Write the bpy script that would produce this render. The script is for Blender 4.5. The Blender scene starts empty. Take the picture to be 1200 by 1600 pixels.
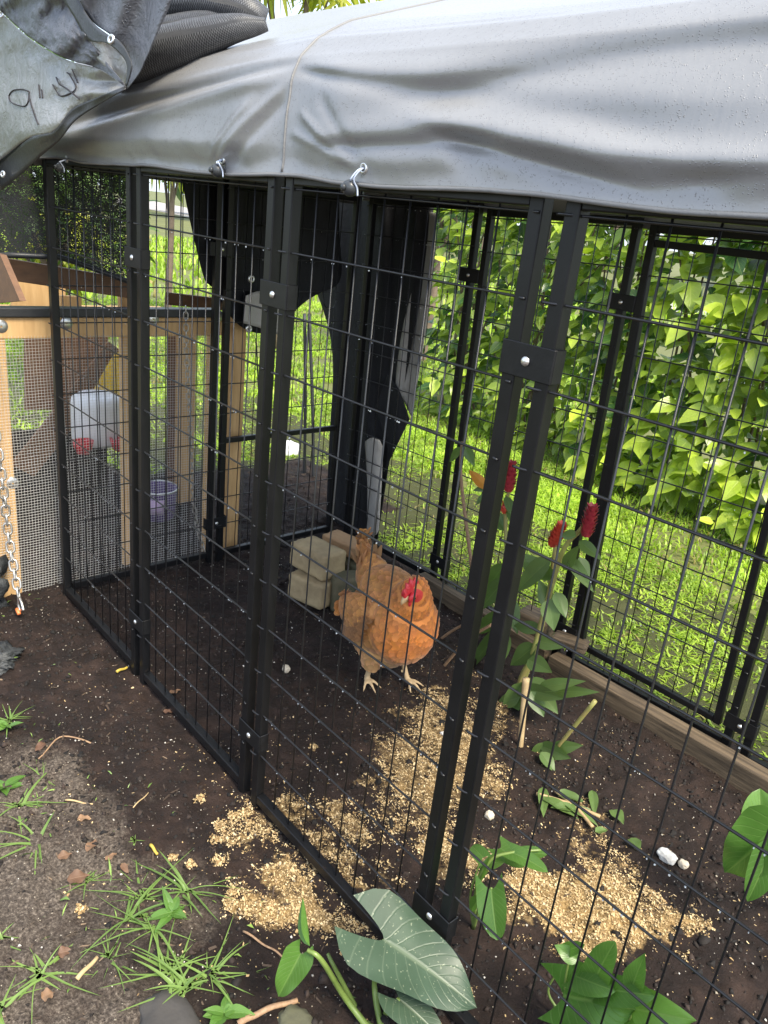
import bpy, bmesh, math, random
import numpy as np
from mathutils import Vector, Matrix
random.seed(7); RS = np.random.RandomState(11)
S = bpy.context.scene
COL = S.collection

# ------------------------------------------------------------------ camera
FPX = 1207.4
RM = np.array([[0.65219018, 0.75046616, 0.10699775],
               [0.33730211, -0.1608863, -0.9275467],
               [-0.67887794, 0.64102742, -0.35806228]])
CP = np.array([3.18265, -1.11177, 1.71577])
cd = bpy.data.cameras.new('camera'); cam = bpy.data.objects.new('camera', cd); COL.objects.link(cam)
cd.sensor_fit = 'VERTICAL'; cd.sensor_height = 36.0; cd.lens = FPX / 1600 * 36.0
cd.clip_start = 0.02; cd.clip_end = 800
cam.matrix_world = Matrix(((RM[0][0], -RM[1][0], -RM[2][0], CP[0]), (RM[0][1], -RM[1][1], -RM[2][1], CP[1]),
                           (RM[0][2], -RM[1][2], -RM[2][2], CP[2]), (0, 0, 0, 1)))
S.camera = cam

# ------------------------------------------------------------------ light
SUN_DIR = Vector((0.70, -0.12, 0.95)).normalized()       # towards the sun
elev = math.asin(SUN_DIR.z); azim = math.atan2(SUN_DIR.x, SUN_DIR.y)
W = bpy.data.worlds.new('World'); S.world = W; W.use_nodes = True
nt = W.node_tree; bg = nt.nodes['Background']
sky = nt.nodes.new('ShaderNodeTexSky'); sky.sky_type = 'NISHITA'; sky.sun_disc = False
sky.sun_elevation = elev; sky.sun_rotation = azim; sky.dust_density = 2.0; sky.air_density = 1.0
veil = nt.nodes.new('ShaderNodeMixRGB'); veil.inputs[0].default_value = 0.42
veil.inputs[2].default_value = (7.4, 8.2, 9.6, 1)        # thin bright cloud over the whole sky
nt.links.new(sky.outputs[0], veil.inputs[1]); nt.links.new(veil.outputs[0], bg.inputs[0])
bg.inputs[1].default_value = 0.122
sd = bpy.data.lights.new('sun', 'SUN'); sun = bpy.data.objects.new('sun', sd); COL.objects.link(sun)
sd.energy = 3.2; sd.angle = math.radians(22); sd.color = (1.0, 0.91, 0.74)
sun.rotation_euler = SUN_DIR.to_track_quat('Z', 'Y').to_euler(); sun.location = (5, 4, 8)
S.view_settings.view_transform = 'Standard'; S.view_settings.look = 'None'
S.view_settings.exposure = 1.35; S.view_settings.gamma = 1.0; S.view_settings.use_curve_mapping = False
S.render.engine = 'CYCLES'
S.cycles.max_bounces = 8; S.cycles.transparent_max_bounces = 24; S.cycles.use_denoising = True
S.cycles.sample_clamp_indirect = 6.0

# ------------------------------------------------------------------ helpers
def at(px, py, ax, d):
    """point of the place seen at a pixel of the photograph, on the plane x/y/z = d"""
    v = RM.T @ np.array([(px - 600) / FPX, (py - 800) / FPX, 1.0]); i = 'xyz'.index(ax)
    return CP + (d - CP[i]) / v[i] * v

def vnoise(x, y, seed=0):
    xi = np.floor(x).astype(np.int64); yi = np.floor(y).astype(np.int64); fx = x - xi; fy = y - yi
    def h(a, b):
        n = (a * 374761393 + b * 668265263 + seed * 974634777) & 0x7fffffff
        n = ((n ^ (n >> 13)) * 1274126177) & 0x7fffffff
        return ((n ^ (n >> 16)) & 0xffff) / 65535.0
    u = fx * fx * (3 - 2 * fx); v = fy * fy * (3 - 2 * fy)
    return (h(xi, yi) * (1 - u) + h(xi + 1, yi) * u) * (1 - v) + (h(xi, yi + 1) * (1 - u) + h(xi + 1, yi + 1) * u) * v
def fbm(x, y, oct=4, seed=0):
    x = np.asarray(x, float); y = np.asarray(y, float); s = 0; a = 0.5; t = 0
    for o in range(oct):
        s = s + a * vnoise(x, y, seed + o); t += a; a *= 0.5; x = x * 2.03 + 7.1; y = y * 2.03 + 3.7
    return s / t

class MB:
    """collects shapes; build() links them as ONE mesh object"""
    def __init__(s): s.v = []; s.f = []; s.n = 0; s.uv = {}; s.var = []; s.mi = []
    def add(s, verts, faces, var=0.5, uv=None, mi=0):
        verts = np.asarray(verts, float); k = len(verts)
        s.v.append(verts); s.f.extend([tuple(int(i) + s.n for i in f) for f in faces]); s.mi.extend([mi] * len(faces))
        va = np.full(k, var) if np.isscalar(var) else np.asarray(var); s.var.append(va)
        s.uv[len(s.v) - 1] = np.zeros((k, 2)) if uv is None else np.asarray(uv, float)
        s.n += k
    def box(s, a, b, var=0.5):
        x0, y0, z0 = a; x1, y1, z1 = b
        s.add([(x0,y0,z0),(x1,y0,z0),(x1,y1,z0),(x0,y1,z0),(x0,y0,z1),(x1,y0,z1),(x1,y1,z1),(x0,y1,z1)],
              [(3,2,1,0),(4,5,6,7),(0,1,5,4),(1,2,6,5),(2,3,7,6),(3,0,4,7)], var)
    def tube(s, pts, r, n=8, cap=True, var=0.5):
        P = np.asarray(pts, float); m = len(P); r = np.full(m, r) if np.isscalar(r) else np.asarray(r, float)
        T = np.gradient(P, axis=0); T /= np.linalg.norm(T, axis=1)[:, None] + 1e-12
        up = np.array([0, 0, 1.0]) if abs(T[0][2]) < 0.9 else np.array([1.0, 0, 0])
        N = np.cross(T[0], up); N /= np.linalg.norm(N); V = []
        for i in range(m):
            N = N - T[i] * (N @ T[i]); N /= np.linalg.norm(N) + 1e-12; B = np.cross(T[i], N)
            for k in range(n):
                a = 2 * math.pi * k / n; V.append(P[i] + r[i] * (math.cos(a) * N + math.sin(a) * B))
        F = [(i*n+k, i*n+(k+1)%n, (i+1)*n+(k+1)%n, (i+1)*n+k) for i in range(m-1) for k in range(n)]
        if cap: F += [tuple(range(n))[::-1], tuple((m-1)*n+k for k in range(n))]
        s.add(V, F, var, uv=[(k / n, i / max(1, m - 1)) for i in range(m) for k in range(n)])
    def grid(s, G, var=0.5, closed=False):
        G = np.asarray(G, float); a, b = G.shape[:2]
        F = [(i*b+j, i*b+(j+1)%b, (i+1)*b+(j+1)%b, (i+1)*b+j) for i in range(a-1) for j in range(b if closed else b-1)]
        uv = np.stack(np.meshgrid(np.linspace(0,1,b), np.linspace(0,1,a)), -1).reshape(-1, 2)
        s.add(G.reshape(-1, 3), F, var, uv)
    def lathe(s, prof, c=(0,0,0), n=24, var=0.5):
        V = [(c[0]+r*math.cos(2*math.pi*k/n), c[1]+r*math.sin(2*math.pi*k/n), c[2]+z) for r, z in prof for k in range(n)]
        F = [(i*n+k, i*n+(k+1)%n, (i+1)*n+(k+1)%n, (i+1)*n+k) for i in range(len(prof)-1) for k in range(n)]
        s.add(V, F, var)
    def mesh(s, name, smooth=True):
        me = bpy.data.meshes.new(name); V = np.concatenate(s.v) if s.v else np.zeros((0, 3))
        me.from_pydata(V.tolist(), [], s.f)
        at_ = me.attributes.new('var', 'FLOAT', 'POINT'); at_.data.foreach_set('value', np.concatenate(s.var).astype(np.float32))
        U = np.concatenate([s.uv[i] for i in range(len(s.v))]); ul = me.uv_layers.new(name='UVMap')
        li = np.empty(len(me.loops), np.int32); me.loops.foreach_get('vertex_index', li)
        ul.data.foreach_set('uv', U[li].astype(np.float32).ravel())
        if smooth: me.polygons.foreach_set('use_smooth', [True] * len(me.polygons))
        me.update(); return me
    def build(s, name, mat, parent=None, smooth=False):
        return link(s.mesh(name, smooth), name, mat, parent)

def link(me, name, mat, parent=None):
    if mat is not None and not me.materials:
        for m in (mat if isinstance(mat, (list, tuple)) else [mat]): me.materials.append(m)
    o = bpy.data.objects.new(name, me); COL.objects.link(o)
    if parent is not None: o.parent = parent
    return o
def tag(o, label=None, cat=None, group=None, kind=None):
    if label: o['label'] = label
    if cat: o['category'] = cat
    if group: o['group'] = group
    if kind: o['kind'] = kind
    return o
def thing(name, label, cat, loc=(0, 0, 0), group=None):
    o = bpy.data.objects.new(name, None); COL.objects.link(o); o.location = loc; o.empty_display_size = 0.05
    return tag(o, label, cat, group)
def copyof(o, parent=None, loc=None):
    c = o.copy(); COL.objects.link(c)
    if parent is not None: c.parent = parent
    if loc is not None: c.location = loc
    return c
def bevel(o, w, n=2):
    m = o.modifiers.new('bevel', 'BEVEL'); m.width = w; m.segments = n; m.limit_method = 'ANGLE'; return o
def solid(o, t, off=0):
    m = o.modifiers.new('thickness', 'SOLIDIFY'); m.thickness = t; m.offset = off; return o

# ------------------------------------------------------------------ materials
def newmat(name):
    m = bpy.data.materials.new(name); m.use_nodes = True
    return m, m.node_tree, m.node_tree.nodes['Principled BSDF'], m.node_tree.nodes['Material Output']
def N(t, kind, **kw):
    n = t.nodes.new(kind)
    for k, v in kw.items():
        if k in n.bl_rna.properties: setattr(n, k, v)
        else: n.inputs[k].default_value = v
    return n
def ramp(t, src, stops):
    r = t.nodes.new('ShaderNodeValToRGB'); e = r.color_ramp.elements
    while len(e) < len(stops): e.new(0.5)
    for el, (p, c) in zip(e, stops): el.position = p; el.color = tuple(c) + (1,) if len(c) == 3 else c
    t.links.new(src, r.inputs[0]); return r
def basic(name, c1, c2=None, rough=0.6, scale=8.0, metal=0.0, bump=0.0, bscale=60.0, spec=0.5, detail=4, stretch=None, uv=False):
    m, t, p, o = newmat(name); c2 = c2 or tuple(x * 0.8 for x in c1)
    tc = N(t, 'ShaderNodeTexCoord'); co = tc.outputs['UV' if uv else 'Object']
    if stretch:
        mp = N(t, 'ShaderNodeMapping'); mp.inputs['Scale'].default_value = stretch; t.links.new(co, mp.inputs[0]); co = mp.outputs[0]
    n = N(t, 'ShaderNodeTexNoise', Scale=scale, Detail=float(detail), Roughness=0.6); t.links.new(co, n.inputs['Vector'])
    r = ramp(t, n.outputs['Fac'], [(0.3, c1), (0.7, c2)]); t.links.new(r.outputs[0], p.inputs['Base Color'])
    p.inputs['Roughness'].default_value = rough; p.inputs['Metallic'].default_value = metal
    p.inputs['Specular IOR Level'].default_value = spec
    if bump:
        n2 = N(t, 'ShaderNodeTexNoise', Scale=bscale, Detail=5.0); t.links.new(co, n2.inputs['Vector'])
        b = N(t, 'ShaderNodeBump', Strength=bump, Distance=0.004); t.links.new(n2.outputs['Fac'], b.inputs['Height']); t.links.new(b.outputs[0], p.inputs['Normal'])
    return m
def leafmat(name, dark, light, vein, rough=0.35, trans=0.35, veins=8.0, spec=0.5, veinw=0.5, spots=0.0):
    """leaf: per-leaf tone from 'var', midrib and side veins from UV (s across, t along), light passes through"""
    m, t, p, o = newmat(name)
    a = N(t, 'ShaderNodeAttribute', attribute_name='var')
    r = ramp(t, a.outputs['Fac'], [(0.0, dark), (1.0, light)])
    tc = N(t, 'ShaderNodeTexCoord'); sx = N(t, 'ShaderNodeSeparateXYZ'); t.links.new(tc.outputs['UV'], sx.inputs[0])
    sb = N(t, 'ShaderNodeMath', operation='SUBTRACT'); sb.inputs[1].default_value = 0.5; t.links.new(sx.outputs[0], sb.inputs[0])
    ab = N(t, 'ShaderNodeMath', operation='ABSOLUTE'); t.links.new(sb.outputs[0], ab.inputs[0])
    mid = N(t, 'ShaderNodeMapRange'); mid.inputs[1].default_value = 0.012; mid.inputs[2].default_value = 0.04
    mid.inputs[3].default_value = 1.0; mid.inputs[4].default_value = 0.0; t.links.new(ab.outputs[0], mid.inputs[0])
    ml = N(t, 'ShaderNodeMath', operation='MULTIPLY'); ml.inputs[1].default_value = 0.75; t.links.new(ab.outputs[0], ml.inputs[0])
    su = N(t, 'ShaderNodeMath', operation='SUBTRACT'); t.links.new(sx.outputs[1], su.inputs[0]); t.links.new(ml.outputs[0], su.inputs[1])
    mu = N(t, 'ShaderNodeMath', operation='MULTIPLY'); mu.inputs[1].default_value = veins; t.links.new(su.outputs[0], mu.inputs[0])
    fr = N(t, 'ShaderNodeMath', operation='PINGPONG'); fr.inputs[1].default_value = 0.5; t.links.new(mu.outputs[0], fr.inputs[0])
    vr = N(t, 'ShaderNodeMapRange'); vr.inputs[1].default_value = 0.0; vr.inputs[2].default_value = 0.09
    vr.inputs[3].default_value = 0.55; vr.inputs[4].default_value = 0.0; t.links.new(fr.outputs[0], vr.inputs[0])
    mx = N(t, 'ShaderNodeMath', operation='MAXIMUM'); t.links.new(mid.outputs[0], mx.inputs[0]); t.links.new(vr.outputs[0], mx.inputs[1])
    mw = N(t, 'ShaderNodeMath', operation='MULTIPLY'); mw.inputs[1].default_value = veinw; t.links.new(mx.outputs[0], mw.inputs[0])
    no = N(t, 'ShaderNodeTexNoise', Scale=14.0, Detail=4.0); t.links.new(tc.outputs['Object'], no.inputs['Vector'])
    hs = N(t, 'ShaderNodeHueSaturation'); t.links.new(r.outputs[0], hs.inputs['Color'])
    mr = N(t, 'ShaderNodeMapRange'); mr.inputs[3].default_value = 0.7; mr.inputs[4].default_value = 1.3; t.links.new(no.outputs['Fac'], mr.inputs[0]); t.links.new(mr.outputs[0], hs.inputs['Value'])
    mixc = N(t, 'ShaderNodeMixRGB'); mixc.inputs[2].default_value = tuple(vein) + (1,)
    t.links.new(mw.outputs[0], mixc.inputs[0]); t.links.new(hs.outputs[0], mixc.inputs[1])
    col = mixc.outputs[0]
    if spots:
        v = N(t, 'ShaderNodeTexNoise', Scale=150.0, Detail=2.0); t.links.new(tc.outputs['Object'], v.inputs['Vector'])
        rr = ramp(t, v.outputs['Fac'], [(0.66, (0, 0, 0)), (0.72, (spots,) * 3)])
        m2 = N(t, 'ShaderNodeMixRGB'); m2.inputs[2].default_value = (0.55, 0.58, 0.4, 1)
        t.links.new(rr.outputs[0], m2.inputs[0]); t.links.new(col, m2.inputs[1]); col = m2.outputs[0]
    t.links.new(col, p.inputs['Base Color']); p.inputs['Roughness'].default_value = rough; p.inputs['Specular IOR Level'].default_value = spec
    bp = N(t, 'ShaderNodeBump', Strength=0.35, Distance=0.003, invert=True); t.links.new(mx.outputs[0], bp.inputs['Height']); t.links.new(bp.outputs[0], p.inputs['Normal'])
    tr = N(t, 'ShaderNodeBsdfTranslucent'); gm = N(t, 'ShaderNodeMixRGB', blend_type='MULTIPLY'); gm.inputs[0].default_value = 1.0
    gm.inputs[2].default_value = (1.25, 1.35, 0.55, 1); t.links.new(col, gm.inputs[1]); t.links.new(gm.outputs[0], tr.inputs[0])
    ms = N(t, 'ShaderNodeMixShader'); ms.inputs[0].default_value = trans
    t.links.new(p.outputs[0], ms.inputs[1]); t.links.new(tr.outputs[0], ms.inputs[2]); t.links.new(ms.outputs[0], o.inputs[0])
    return m

M = {}
M['steel'] = basic('black_powder_coat', (0.0045, 0.0048, 0.0056), (0.008, 0.0083, 0.0095), 0.40, 12, bump=0.05, bscale=300, spec=0.32)
def mud(m):
    t = m.node_tree; p = t.nodes['Principled BSDF']; tc = N(t, 'ShaderNodeTexCoord'); sx = N(t, 'ShaderNodeSeparateXYZ'); t.links.new(tc.outputs['Object'], sx.inputs[0])
    mr = N(t, 'ShaderNodeMapRange'); mr.inputs[1].default_value = -.10; mr.inputs[2].default_value = .42; mr.inputs[3].default_value = .13; mr.inputs[4].default_value = -.10; t.links.new(sx.outputs[2], mr.inputs[0])
    n = N(t, 'ShaderNodeTexNoise', Scale=55.0, Detail=7.0, Roughness=.75); t.links.new(tc.outputs['Object'], n.inputs['Vector'])
    ad = N(t, 'ShaderNodeMath', operation='ADD'); t.links.new(mr.outputs[0], ad.inputs[0]); t.links.new(n.outputs['Fac'], ad.inputs[1])
    r = ramp(t, ad.outputs[0], [(.70, (0, 0, 0)), (.76, (1, 1, 1))]); old = p.inputs['Base Color'].links[0].from_socket
    mx = N(t, 'ShaderNodeMixRGB'); mx.inputs[2].default_value = (.022, .015, .011, 1); t.links.new(r.outputs[0], mx.inputs[0]); t.links.new(old, mx.inputs[1]); t.links.new(mx.outputs[0], p.inputs['Base Color'])
mud(M['steel'])
M['clamp'] = basic('black_clamp_coat', (0.0045, 0.0048, 0.0056), (0.010, 0.0103, 0.0115), 0.45, 30, bump=0.08, bscale=200, spec=0.32)
M['wire'] = basic('black_coated_wire', (0.010, 0.0105, 0.012), (0.016, 0.016, 0.018), 0.33, 20)
M['zinc'] = basic('zinc_bolt', (0.75, 0.75, 0.73), (0.6, 0.6, 0.6), 0.3, 20, metal=0.9)
M['chain'] = basic('galvanised_chain', (0.62, 0.6, 0.56), (0.40, 0.38, 0.35), 0.35, 30, metal=0.85)
M['cloth_wire'] = basic('galvanised_mesh', (0.62, 0.61, 0.58), (0.5, 0.5, 0.47), 0.5, 20, metal=0.15)
M['pine'] = basic('pine_timber', (0.64, 0.42, 0.20), (0.50, 0.30, 0.125), 0.6, 4, stretch=(14, 14, 1.3), bump=0.2, bscale=14)
M['brown_wood'] = basic('stained_timber', (0.17, 0.088, 0.045), (0.11, 0.058, 0.032), 0.6, 5, stretch=(10, 3, 10), bump=0.2)
M['interior_dark'] = basic('coop_interior_dark', (0.030, 0.022, 0.017), (0.018, 0.014, 0.011), 0.8, 5, stretch=(3, 3, 12))  # near-black board colour standing in for the dark coop interior
M['weathered'] = basic('weathered_timber', (0.15, 0.108, 0.066), (0.03, 0.021, 0.013), 0.8, 4, stretch=(1.2, 18, 18), bump=0.35, bscale=7)
M['brickm'] = basic('mossy_concrete', (0.44, 0.34, 0.19), (0.24, 0.18, 0.10), 0.9, 9, bump=1.0, bscale=55)
M['moss'] = basic('moss_green_concrete', (0.13, 0.11, 0.065), (0.055, 0.06, 0.032), 0.9, 9, bump=1.0, bscale=70)
M['brick_red'] = basic('worn_brick', (0.40, 0.25, 0.13), (0.30, 0.18, 0.09), 0.85, 14, bump=0.5, bscale=70)
M['rock'] = basic('dark_stone', (0.055, 0.05, 0.045), (0.03, 0.028, 0.027), 0.7, 9, bump=0.5, bscale=40)
M['mossrock'] = basic('mossy_stone', (0.10, 0.10, 0.055), (0.04, 0.04, 0.03), 0.85, 12, bump=0.6, bscale=50)
M['white_plastic'] = basic('white_plastic', (0.72, 0.73, 0.74), (0.66, 0.67, 0.69), 0.35, 6)
M['red_plastic'] = basic('red_plastic', (0.45, 0.012, 0.02), (0.40, 0.01, 0.02), 0.3, 6)
M['purple'] = basic('purple_bucket', (0.095, 0.05, 0.17), (0.08, 0.04, 0.14), 0.4, 6)
M['pink'] = basic('pink_plastic', (0.55, 0.16, 0.18), (0.5, 0.13, 0.15), 0.5, 6)
M['teal'] = basic('teal_plastic', (0.05, 0.22, 0.28), (0.05, 0.18, 0.24), 0.5, 6)
M['white_rag'] = basic('white_droppings', (0.75, 0.75, 0.72), (0.35, 0.33, 0.3), 0.8, 30, bump=0.6, bscale=60)
M['mush'] = basic('cream_shell', (0.62, 0.56, 0.45), (0.42, 0.36, 0.27), 0.7, 40, bump=0.3)
M['bark'] = basic('grey_bark', (0.20, 0.15, 0.11), (0.11, 0.08, 0.06), 0.85, 10, bump=0.6)
M['twig'] = basic('dry_twig', (0.33, 0.21, 0.12), (0.20, 0.12, 0.07), 0.7, 20, stretch=(5, 5, 5))
M['straw'] = basic('dry_straw', (0.48, 0.36, 0.19), (0.32, 0.22, 0.11), 0.7, 20)
M['yellow'] = basic('yellow_stem', (0.48, 0.36, 0.06), (0.40, 0.28, 0.05), 0.5, 20)
M['orange_tip'] = basic('orange_plastic', (0.70, 0.20, 0.06), (0.6, 0.16, 0.05), 0.5, 20)
M['black_plastic'] = basic('black_rubber', (0.02, 0.022, 0.026), (0.03, 0.032, 0.036), 0.4, 20)
M['ball'] = basic('bungee_ball', (0.05, 0.055, 0.06), (0.035, 0.04, 0.045), 0.3, 20)
M['elastic'] = basic('blue_white_elastic', (0.45, 0.52, 0.66), (0.36, 0.42, 0.56), 0.6, 90)
M['marker'] = basic('marker_ink', (0.02, 0.018, 0.022), (0.03, 0.025, 0.03), 0.6, 30)
M['stem'] = basic('green_stem', (0.17, 0.24, 0.06), (0.12, 0.18, 0.04), 0.4, 20)
M['path'] = basic('pale_path', (0.34, 0.32, 0.30), (0.28, 0.26, 0.25), 0.9, 0.4)
M['fence_wall'] = basic('pale_render', (0.55, 0.5, 0.45), (0.48, 0.44, 0.4), 0.9, 0.6)
M['sunlit_yellow'] = basic('sunlit_yellow_sheet', (0.92, 0.66, 0.05), (0.62, 0.36, 0.03), 0.8, 60)  # brightened so the colour itself carries the sunlight

def water_mat():
    m, t, p, o = newmat('water_bead')
    p.inputs['Base Color'].default_value = (0.9, 0.93, 0.95, 1); p.inputs['Roughness'].default_value = 0.05
    p.inputs['Transmission Weight'].default_value = 0.55; p.inputs['IOR'].default_value = 1.33; return m
M['drop'] = water_mat()

def tarp_mat(name, c1, c2, rough, metal, drops, dscale=170.0, streak=0.25, crease=0.25):
    m, t, p, o = newmat(name); tc = N(t, 'ShaderNodeTexCoord'); co = tc.outputs['Object']
    n = N(t, 'ShaderNodeTexNoise', Scale=2.2, Detail=6.0, Roughness=0.6); t.links.new(co, n.inputs['Vector'])
    r = ramp(t, n.outputs['Fac'], [(0.3, c1), (0.7, c2)]); t.links.new(r.outputs[0], p.inputs['Base Color'])
    p.inputs['Metallic'].default_value = metal
    # rain drops: small raised beads; water streaks run down
    vo = N(t, 'ShaderNodeTexVoronoi', Scale=dscale); t.links.new(co, vo.inputs['Vector'])
    br = N(t, 'ShaderNodeMapRange'); br.inputs[1].default_value = 0.12; br.inputs[2].default_value = 0.34; br.inputs[3].default_value = 1.0; br.inputs[4].default_value = 0.0
    t.links.new(vo.outputs['Distance'], br.inputs[0])
    pk = N(t, 'ShaderNodeTexNoise', Scale=dscale * 0.35, Detail=2.0); t.links.new(co, pk.inputs['Vector'])
    pr_ = ramp(t, pk.outputs['Fac'], [(0.50, (0, 0, 0)), (0.58, (1, 1, 1))])
    dm = N(t, 'ShaderNodeMath', operation='MULTIPLY'); t.links.new(br.outputs[0], dm.inputs[0]); t.links.new(pr_.outputs[0], dm.inputs[1])
    mp = N(t, 'ShaderNodeMapping'); mp.inputs['Scale'].default_value = (90, 90, 7); t.links.new(co, mp.inputs[0])
    st = N(t, 'ShaderNodeTexNoise', Scale=1.0, Detail=3.0); t.links.new(mp.outputs[0], st.inputs['Vector'])
    cr = N(t, 'ShaderNodeTexNoise', Scale=13.0, Detail=6.0, Roughness=0.65, Distortion=0.6); t.links.new(co, cr.inputs['Vector'])
    b0 = N(t, 'ShaderNodeBump', Strength=crease, Distance=0.02); t.links.new(cr.outputs['Fac'], b0.inputs['Height'])
    b1 = N(t, 'ShaderNodeBump', Strength=streak, Distance=0.003); t.links.new(st.outputs['Fac'], b1.inputs['Height']); t.links.new(b0.outputs[0], b1.inputs['Normal'])
    b2 = N(t, 'ShaderNodeBump', Strength=drops, Distance=0.003); t.links.new(dm.outputs[0], b2.inputs['Height']); t.links.new(b1.outputs[0], b2.inputs['Normal'])
    t.links.new(b2.outputs[0], p.inputs['Normal'])
    rr = N(t, 'ShaderNodeMapRange'); rr.inputs[3].default_value = rough; rr.inputs[4].default_value = rough * 0.6
    t.links.new(dm.outputs[0], rr.inputs[0]); t.links.new(rr.outputs[0], p.inputs['Roughness'])
    return m
M['canopy'] = tarp_mat('silver_canopy_fabric', (0.255, 0.255, 0.257), (0.285, 0.285, 0.287), 0.31, 0.24, 0.45, dscale=290.0, crease=0.05)
M['seam'] = tarp_mat('grey_seam_tape', (0.17, 0.17, 0.17), (0.20, 0.20, 0.20), 0.6, 0.1, 0.2)
M['silver_tarp'] = tarp_mat('silver_tarp_side', (0.26, 0.26, 0.255), (0.33, 0.33, 0.32), 0.36, 0.45, 0.1, crease=0.6)
M['dark_tarp'] = tarp_mat('wet_dark_tarp', (0.085, 0.09, 0.105), (0.13, 0.135, 0.15), 0.40, 0.25, 0.6, dscale=140, crease=0.7)
M['black_hem'] = tarp_mat('black_tarp_hem', (0.03, 0.032, 0.036), (0.045, 0.047, 0.05), 0.45, 0.1, 0.2)
M['black_sheet'] = tarp_mat('black_sheet', (0.0025, 0.0032, 0.0055), (0.005, 0.006, 0.009), 0.75, 0.0, 0.12, crease=0.35)
M['grey_sheet'] = tarp_mat('grey_sheet_side', (0.30, 0.29, 0.27), (0.42, 0.40, 0.37), 0.6, 0.1, 0.5, dscale=260, crease=0.6)

def net_mat(name, c, holes, scale, lo):
    m, t, p, o = newmat(name); tc = N(t, 'ShaderNodeTexCoord'); co = tc.outputs['UV']
    p.inputs['Base Color'].default_value = tuple(c) + (1,); p.inputs['Roughness'].default_value = 0.6
    mp = N(t, 'ShaderNodeMapping'); mp.inputs['Scale'].default_value = scale; t.links.new(co, mp.inputs[0])
    wv = N(t, 'ShaderNodeTexVoronoi', Scale=1.0, Randomness=0.75); t.links.new(mp.outputs[0], wv.inputs['Vector'])
    r = ramp(t, wv.outputs['Distance'], [(holes, (1, 1, 1)), (holes + 0.06, (0, 0, 0))])
    pk = N(t, 'ShaderNodeTexNoise', Scale=9.0, Detail=5.0, Roughness=0.7); t.links.new(co, pk.inputs['Vector'])
    r2 = ramp(t, pk.outputs['Fac'], [(lo, (0, 0, 0)), (lo + 0.16, (1, 1, 1))])
    mm = N(t, 'ShaderNodeMath', operation='MULTIPLY'); t.links.new(r.outputs[0], mm.inputs[0]); t.links.new(r2.outputs[0], mm.inputs[1])
    tp = N(t, 'ShaderNodeBsdfTransparent'); ms = N(t, 'ShaderNodeMixShader')
    t.links.new(mm.outputs[0], ms.inputs[0]); t.links.new(p.outputs[0], ms.inputs[1]); t.links.new(tp.outputs[0], ms.inputs[2]); t.links.new(ms.outputs[0], o.inputs[0])
    return m
M['shade_net'] = net_mat('black_shade_net', (0.012, 0.013, 0.014), 0.36, (105, 105, 1), 0.33)
def weave_mat(name, c1, c2, sc):
    m, t, p, o = newmat(name); tc = N(t, 'ShaderNodeTexCoord')
    mp = N(t, 'ShaderNodeMapping'); mp.inputs['Scale'].default_value = sc; t.links.new(tc.outputs['UV'], mp.inputs[0])
    ck = N(t, 'ShaderNodeTexChecker', Scale=1.0); t.links.new(mp.outputs[0], ck.inputs['Vector'])
    no = N(t, 'ShaderNodeTexNoise', Scale=40.0); t.links.new(tc.outputs['UV'], no.inputs['Vector'])
    mx = N(t, 'ShaderNodeMixRGB'); mx.inputs[1].default_value = tuple(c1) + (1,); mx.inputs[2].default_value = tuple(c2) + (1,)
    ad = N(t, 'ShaderNodeMath', operation='MULTIPLY'); t.links.new(ck.outputs['Fac'], ad.inputs[0]); t.links.new(no.outputs['Fac'], ad.inputs[1]); t.links.new(ad.outputs[0], mx.inputs[0])
    t.links.new(mx.outputs[0], p.inputs['Base Color']); p.inputs['Roughness'].default_value = 0.5
    b = N(t, 'ShaderNodeBump', Strength=0.6, Distance=0.002); t.links.new(ck.outputs['Fac'], b.inputs['Height']); t.links.new(b.outputs[0], p.inputs['Normal'])
    return m
M['weave'] = weave_mat('black_knitted_mesh', (0.012, 0.013, 0.016), (0.20, 0.205, 0.215), (48, 150, 1))

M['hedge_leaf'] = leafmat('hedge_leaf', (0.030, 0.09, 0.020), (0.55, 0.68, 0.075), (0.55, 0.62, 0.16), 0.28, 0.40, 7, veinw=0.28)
M['shrub_leaf'] = leafmat('shrub_leaf', (0.035, 0.08, 0.02), (0.16, 0.26, 0.06), (0.2, 0.28, 0.1), 0.4, 0.35, 6)
M['yellow_leaf'] = leafmat('yellow_leaf', (0.28, 0.33, 0.05), (0.55, 0.52, 0.07), (0.5, 0.5, 0.2), 0.4, 0.5, 6)
M['ginger_leaf'] = leafmat('ginger_leaf', (0.025, 0.065, 0.020), (0.12, 0.20, 0.05), (0.18, 0.26, 0.08), 0.42, 0.30, 0.0, veinw=0.5)
M['taro_green'] = leafmat('taro_leaf_green', (0.05, 0.13, 0.025), (0.13, 0.26, 0.05), (0.20, 0.32, 0.09), 0.3, 0.35, 9, veinw=0.5)
M['taro_grey'] = leafmat('taro_leaf_silvery', (0.030, 0.055, 0.034), (0.055, 0.090, 0.055), (0.16, 0.20, 0.13), 0.42, 0.10, 9, spec=0.4, veinw=0.45, spots=0.3)
M['grass'] = leafmat('lawn_blade', (0.12, 0.22, 0.02), (0.50, 0.68, 0.075), (0.3, 0.4, 0.1), 0.45, 0.45, 0.0, veinw=0.2)
for n_ in M['grass'].node_tree.nodes:
    if n_.type == 'VALTORGB' and len(n_.color_ramp.elements) == 2:
        e_ = n_.color_ramp.elements; e_[0].position = .10; x_ = e_.new(0.0); x_.color = (.34, .26, .11, 1); x2 = e_.new(.06); x2.color = (.34, .27, .11, 1)
M['weed'] = leafmat('weed_blade', (0.06, 0.14, 0.025), (0.19, 0.31, 0.07), (0.26, 0.36, 0.12), 0.35, 0.35, 0.0, veinw=0.5)
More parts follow.
